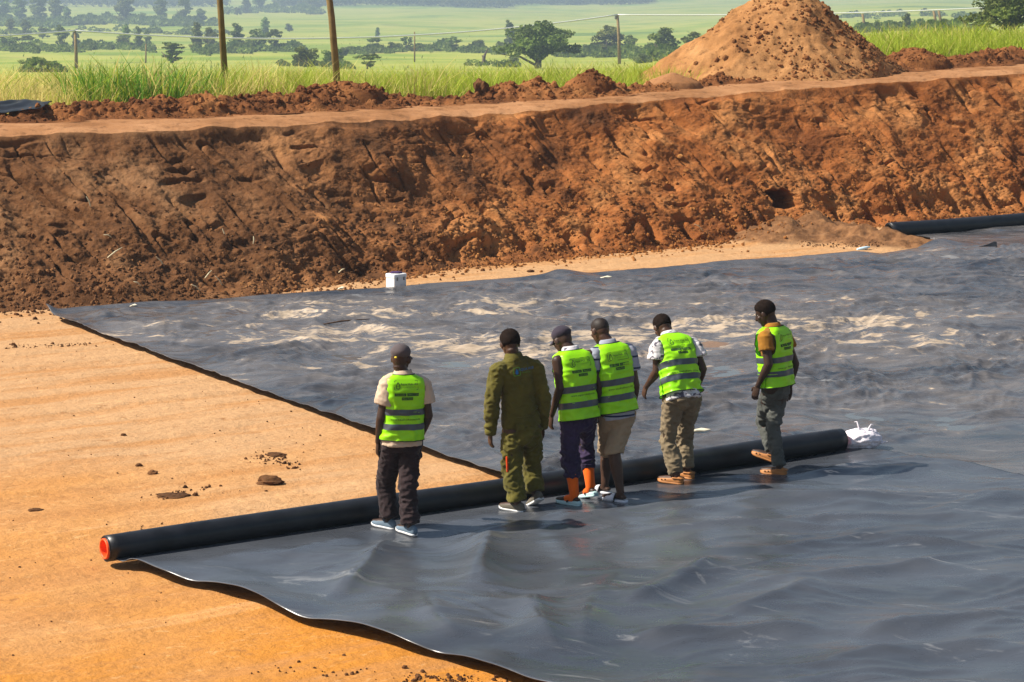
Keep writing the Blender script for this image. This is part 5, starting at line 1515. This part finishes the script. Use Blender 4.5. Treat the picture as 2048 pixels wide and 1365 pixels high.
M['beige'] = cloth("beige_shirt", (0.52, 0.40, 0.29), .1)
M['brown_tr'] = cloth("dark_brown_trousers", (0.028, 0.017, 0.018), .3)
M['olive'] = cloth("olive_overalls", (0.098, 0.084, 0.015), .25)
M['purple_tr'] = cloth("dark_purple_trousers", (0.035, 0.022, 0.058), .25)
M['polo'] = cloth("grey_blue_polo", (0.30, 0.32, 0.38), .12, stripe=(9.5, .16, (0.02, 0.03, 0.07)))
M['khaki'] = cloth("khaki_shorts", (0.30, 0.22, 0.135), .15)
M['white_sh'] = cloth("white_patterned_shirt", (0.62, 0.60, 0.61), .08, blotch=(13, (0.09, 0.08, 0.11)))
M['taupe'] = cloth("taupe_trousers", (0.19, 0.145, 0.088), .2)
M['mustard'] = cloth("mustard_tshirt", (0.27, 0.118, 0.013), .2)
M['grey_tr'] = cloth("grey_green_trousers", (0.075, 0.078, 0.070), .25)
M['capm'] = cloth("grey_brown_cap", (0.085, 0.068, 0.070), .2); M['capn'] = cloth("dark_plum_cap", (0.035, 0.028, 0.042), .2)
M['sock'] = cloth("orange_sock", (0.80, 0.13, 0.008), .1)
M['sole'] = plain("white_sole", (.72, .71, .69), .5, .06); M['shoe_b'] = cloth("blue_grey_shoe", (0.13, 0.18, 0.23), .15)
M['shoe_g'] = cloth("dull_brown_shoe", (0.12, 0.105, 0.08), .2); M['shoe_c'] = cloth("pale_aqua_shoe", (0.42, 0.58, 0.58), .08)
M['clog'] = plain("orange_foam_clog", (0.44, 0.18, 0.055), .55, .12); M['slide'] = plain("white_slide", (.62, .63, .68), .5, .06)
M['redorange'] = cloth("red_orange_pocket_trim", (0.75, 0.07, 0.01), .1)
M['blueprint'] = plain("blue_print", (0.02, 0.16, 0.42), .6, .1); M['greenprint'] = plain("leaf_green_print", (0.10, 0.30, 0.03), .6, .1)
M['dark'] = plain("dark_hole", (.008, .007, .006), .9, .1)
M['yellow'] = plain("yellow_clasp", (.75, .6, .05), .5, .1)

# man 1: apart from the others, grey cap, beige shirt
p = Person("man in grey brown cap, beige shirt and neon vest standing apart from the others",
           dict(FL=(777, 1057), FR=(821, 1069), KL=(772, 972, .06), KR=(815, 978, .06), P=(804, 866), N=(806, 747, .02), H=(802, 718, .04), SL=(776, 766), SR=(845, 766),
                EL=(763, 836, -.03), WL=(756, 884, .05), ER=(856, 832, -.02), WR=(840, 878, .24)), 17, (-22, 8, 0))
p.shoes(dict(L=(52, 2), R=(40, 2)), None); p.make_body(M['skin_a'])
p.cap(M['capm'], -.10, M['yellow'])
p.trousers(M['brown_tr'], [.096, .094, .088, .082, .080, .080, .083], ruck=.009, width=.92)
p.shirt(M['beige'], .62, (.076, .082, .090), hem=-.20, collar=M['beige'], width=.93, bulge=.016, amp=.007)
p.vest(hem=-.10, width=.93, seed=1)
for q in 'LR': p.make_shoe(q, "shoe", M['shoe_b'], M['sole'])

# man 2: olive overalls
p = Person("bareheaded man in olive green overalls without a vest",
           dict(FL=(1034, 1023), FR=(1076, 1004, .16), KL=(1023, 942, .05), KR=(1063, 938, .12), P=(1042, 850), N=(1027, 713, .03), H=(1020, 688, .06), SL=(995, 738), SR=(1070, 734),
                EL=(985, 795, -.03), WL=(981, 864, .03), ER=(1086, 796, -.02), WR=(1085, 850, .08)), 26, (22, 22, 0))
p.shoes(dict(L=(58, 2), R=(30, -28)), None); p.make_body(M['skin_b'])
p.hair(.018, -.74, .34)
tr = p.trousers(M['olive'], [.098, .096, .092, .088, .086, .086, .084], ruck=.010, width=.90, top=.32, name="overall_legs")
sh = p.shirt(M['olive'], rs=(.076, .074, .070, .066, .062, .058, .054), hem=-.02, name="overall_top", long=True, amp=.009, collar=M['olive'], width=.97)
for q in 'LR': p.cuff(q, M['olive'], .90, .054, parent=sh)
# waist seam, hip pocket, red edged side pockets
g = Geo(); ph = np.linspace(0, 2 * np.pi, 33); g.tube([p.ctr(.13) + p.R * .160 * math.sin(a_) - p.F * .120 * math.cos(a_) for a_ in ph], .008, 6); g.build("waistband", M['olive'], sh)
def back_patch(p, x0, x1, h0, h1, a, b, off, n=6):
    V = []
    for x in np.linspace(x0, x1, n):
        for h in np.linspace(h0, h1, n):
            y = -(b + off) * (max(.03, 1 - (abs(x) / a) ** 2.4)) ** .42; V.append(p.ctr(h) + p.R * x + p.F * y)
    return np.array(V), grid_faces(n, n)
V, F = back_patch(p, -.105, -.025, -.06, .045, .172, .125, .012); put("hip_pocket", V, F, M['olive'], tr).modifiers.new("t", 'SOLIDIFY').thickness = .006
for q, sd in (('L', -1), ('R', 1)):
    K = np.asarray(p.J['K' + q]); hip = p.P + p.R * sd * .088 - p.U * .05
    c = hip + (K - hip) * .80 + p.R * sd * .075 - p.F * .05 * (1 if sd < 0 else -.2)
    g = Geo(); g.tube([c + [0, 0, .07], c + [.004, -.005, 0], c + [.006, 0, -.06]], [.009, .010, .009], 8, ell=.5); g.build("pocket_edge", M['redorange'], tr)
# logo on the back: frame with drop, blue words
def on_back(p, v, h0, a, b, off):
    v = np.asarray(v, float); h = h0 + v[:, 1] / p.L
    y = -(b + off) * np.clip(1 - (np.abs(v[:, 0]) / a) ** 2.4, .03, 1) ** .42
    return np.array([p.ctr(hh) + p.R * x + p.F * yy for hh, x, yy in zip(h, v[:, 0], y)])
lg = thing  # (kept local)
pts, F = strip2d(rrect(-.045, 0, .062, .072, .008), .006); put("logo_frame", on_back(p, pts, .80, .20, .118, .014), F, M['greenprint'], sh)
V2 = np.array(drop(-.045, 0, .026)); put("logo_drop", on_back(p, V2, .80, .20, .118, .015), [tuple(range(len(V2)))], M['blueprint'], sh)
v, f = text_mesh("AQUA HUB", .032); put("logo_lettering", on_back(p, v + [.052, .012], .80, .20, .118, .015), f, M['blueprint'], sh, False)
v, f = text_mesh("Water Pumps", .016); put("logo_lettering", on_back(p, v + [.045, -.018], .80, .20, .118, .015), f, M['greenprint'], sh, False)
for q in 'LR': p.make_shoe(q, "shoe", M['shoe_g'], M['sole'])

# man 3: plum cap, purple trousers, orange socks
p = Person("man in dark plum cap, neon vest, purple trousers and bright orange socks",
           dict(FL=(1148, 1011), FR=(1184, 994, .22), KL=(1139, 906, .08), KR=(1171, 892, .14), P=(1156, 826), N=(1141, 700, .08), H=(1125, 681, .14), SL=(1115, 722, .02), SR=(1180, 710, .02),
                EL=(1121, 776, -.02), WL=(1104, 830, .10), ER=(1199, 772, .0), WR=(1197, 816, .06)), 30, (44, 30, 0), .02)
p.shoes(dict(L=(58, 2), R=(35, -14)), None); p.make_body(M['skin_a'])
p.cap(M['capn'], -.10)
p.trousers(M['purple_tr'], [.096, .090, .082, .076, .078, .074, .062], ruck=.010, hem_t=.58, width=.88)
p.shirt(M['white_sh'], 0, hem=-.04, name="undershirt", collar=M['white_sh'], width=.86)
p.vest(hem=-.10, width=.91, flare=.004, seed=3)
for q in 'LR':
    K, A = np.asarray(p.J['K' + q]), p.J['A' + q]; f = p.foot[q]
    g = Geo(); g.tube([K + (A - K) * .5, K + (A - K) * .75, A, A - f['up'] * .035 + f['dir'] * .02, A - f['up'] * .052 + f['dir'] * .075], [.056, .048, .044, .043, .038], 14); g.build("sock", M['sock'], p.root)
    so = p.make_shoe(q, "shoe", M['shoe_c'], M['shoe_c'], .62)
    g = Geo(); st = A - f['up'] * .03 + f['dir'] * .05
    g.tube([st + f['side'] * .042 - f['up'] * .03, st + f['up'] * .012 + f['dir'] * .012, st - f['side'] * .042 - f['up'] * .03], [.012] * 3, 8, ell=.5); g.build("strap", M['dark'], so)

# man 4: shaved head, polo, khaki shorts
p = Person("man with shaved head in striped grey polo, neon vest, khaki shorts and white slides",
           dict(FL=(1209, 988), FR=(1240, 1005), KL=(1214, 905, .04), KR=(1228, 906, .06), P=(1233, 812), N=(1216, 686, .06), H=(1200, 662, .12), SL=(1190, 707, .02), SR=(1257, 700, .02),
                EL=(1186, 768), WL=(1190, 815, .08), ER=(1270, 772, -.02), WR=(1266, 816, .06)), 28, (40, 24, 0), .015)
p.shoes(dict(L=(50, 2), R=(58, 2)), None); p.make_body(M['skin_b'])
p.hair(.001, -.5, .36, M['stubble'], .0004)
p.trousers(M['khaki'], [.100, .096, .092, .090, .090, .090, .090], hem_t=.02, width=.9, ruck=.006, name="shorts")
p.shirt(M['polo'], .58, (.074, .076, .080), hem=-.20, collar=M['polo'], width=.92, amp=.006)
p.vest(hem=-.09, width=.92, seed=4)
for q in 'LR':
    f = p.foot[q]; d_, u, sd, o0 = f['dir'], f['up'], f['side'], f['o']
    S = [0, .06, .3, .6, .85, 1]; W = [.02, .035, .038, .045, .042, .02]; ang = np.linspace(0, 2 * np.pi, 16, endpoint=False)
    g = Geo(); g.rings([o0 + d_ * (s_ * .275 - .075) + np.outer(np.cos(ang) * w_, sd) + np.outer(np.clip(np.sin(ang) * .06, -.013, .013) + .013, u) for s_, w_ in zip(S, W)]); so = g.build("slide", M['slide'], p.root)
    g = Geo(); R = []
    for k_, (t0, w_, h_) in enumerate(((.42, .050, .078), (.55, .050, .074), (.68, .050, .064), (.78, .047, .052))):
        aa = np.linspace(0, np.pi, 12); R.append(o0 + d_ * (t0 * .275 - .075) + np.outer(np.cos(aa) * w_, sd) + np.outer(.012 + np.sin(aa) * (h_ - .012), u))
    V = np.concatenate(R); F = grid_faces(4, 12); b = put("strap", V, F, M['slide'], so); b.modifiers.new("t", 'SOLIDIFY').thickness = .006
    g = Geo(); aa = np.linspace(0, np.pi, 12); g.tube([o0 + d_ * (.42 * .275 - .077) + sd * math.cos(t_) * .052 + u * (.012 + math.sin(t_) * .069) for t_ in aa], .005, 6); g.build("strap_edge", M['dark'], so)

# man 5: stooping, white patterned shirt
p = Person("stooping man in white patterned shirt, neon vest, taupe trousers and orange clogs",
           dict(FL=(1352, 968), FR=(1374, 957), KL=(1336, 880, .10), KR=(1368, 880, .10), P=(1362, 784, -.06), N=(1338, 671, .16), H=(1325, 655, .24), SL=(1316, 691, .10), SR=(1386, 690, .08),
                EL=(1314, 744, .06), WL=(1293, 773, .22), ER=(1405, 738, .02), WR=(1394, 778, .20)), 26, (26, 42, 0), .035)
p.shoes(dict(L=(62, 2), R=(52, 2)), None); p.make_body(M['skin_b'])
p.hair(.011, -.76, .34)
tr = p.trousers(M['taupe'], [.100, .094, .084, .078, .074, .070, .066], ruck=.011, width=.92)
V, F = back_patch(p, -.125, -.03, -.22, -.10, .176, .125, .016); put("hip_pocket", V, F, M['taupe'], tr).modifiers.new("t", 'SOLIDIFY').thickness = .02
p.shirt(M['white_sh'], .52, (.075, .084, .094), hem=-.15, collar=M['white_sh'], width=.95, bulge=.018, amp=.009)
p.vest(hem=-.04, width=.98, flare=.012, folds=.011, seed=6)
def clogs(p):
    for q in 'LR':
        so = p.make_shoe(q, "clog", M['clog'], M['clog'], .9, 1.1)
        f = p.foot[q]; k = 0
        for t_, x_, h_ in ((.56, 0, .068), (.66, -.018, .059), (.66, .018, .059), (.76, 0, .057), (.62, -.043, .040), (.74, -.046, .036), (.62, .043, .040), (.74, .046, .036)):
            c = f['o'] + f['dir'] * (t_ * .275 - .075) + f['side'] * x_ + f['up'] * (h_ * .9 + .002)
            g = Geo(); g.ellipsoid(c, [f['side'] * .0085, f['dir'] * .0095, f['up'] * .006], 8, 5); g.build("vent_hole", M['dark'], so)
        A = f['o'] + f['up'] * .062
        g = Geo(); g.tube([A + f['side'] * .043 + f['dir'] * .02, A + f['side'] * .036 - f['dir'] * .06, A - f['dir'] * .082, A - f['side'] * .036 - f['dir'] * .06, A - f['side'] * .043 + f['dir'] * .02], .008, 8); g.build("heel_strap", M['clog'], so)
clogs(p)

# man 6: rightmost, mustard t-shirt, stepping
p = Person("rightmost man in mustard t-shirt and neon vest and one lifted orange clog",
           dict(FR=(1558, 951), FL=(1538, 921, .16), KL=(1526, 846, .20), KR=(1545, 858, .08), P=(1552, 764), N=(1546, 652, .03), H=(1530, 627, .06), SL=(1530, 674), SR=(1566, 664),
                EL=(1537, 729, -.07), WL=(1516, 771, -.03), ER=(1590, 728, .04), WR=(1580, 772, .08)), 55, (72, 26, 0))
p.shoes(dict(L=(66, 16), R=(66, 2)), None); p.make_body(M['skin_a'])
p.hair(.012, -.76, .30)
p.trousers(M['grey_tr'], [.090, .084, .074, .066, .062, .060, .062], ruck=.009, width=.84)
p.shirt(M['mustard'], .50, (.074, .074, .080), hem=-.05, collar=M['mustard'], amp=.006)
p.vest(hem=-.06, width=1.02, flare=.02, seed=8)
clogs(p)
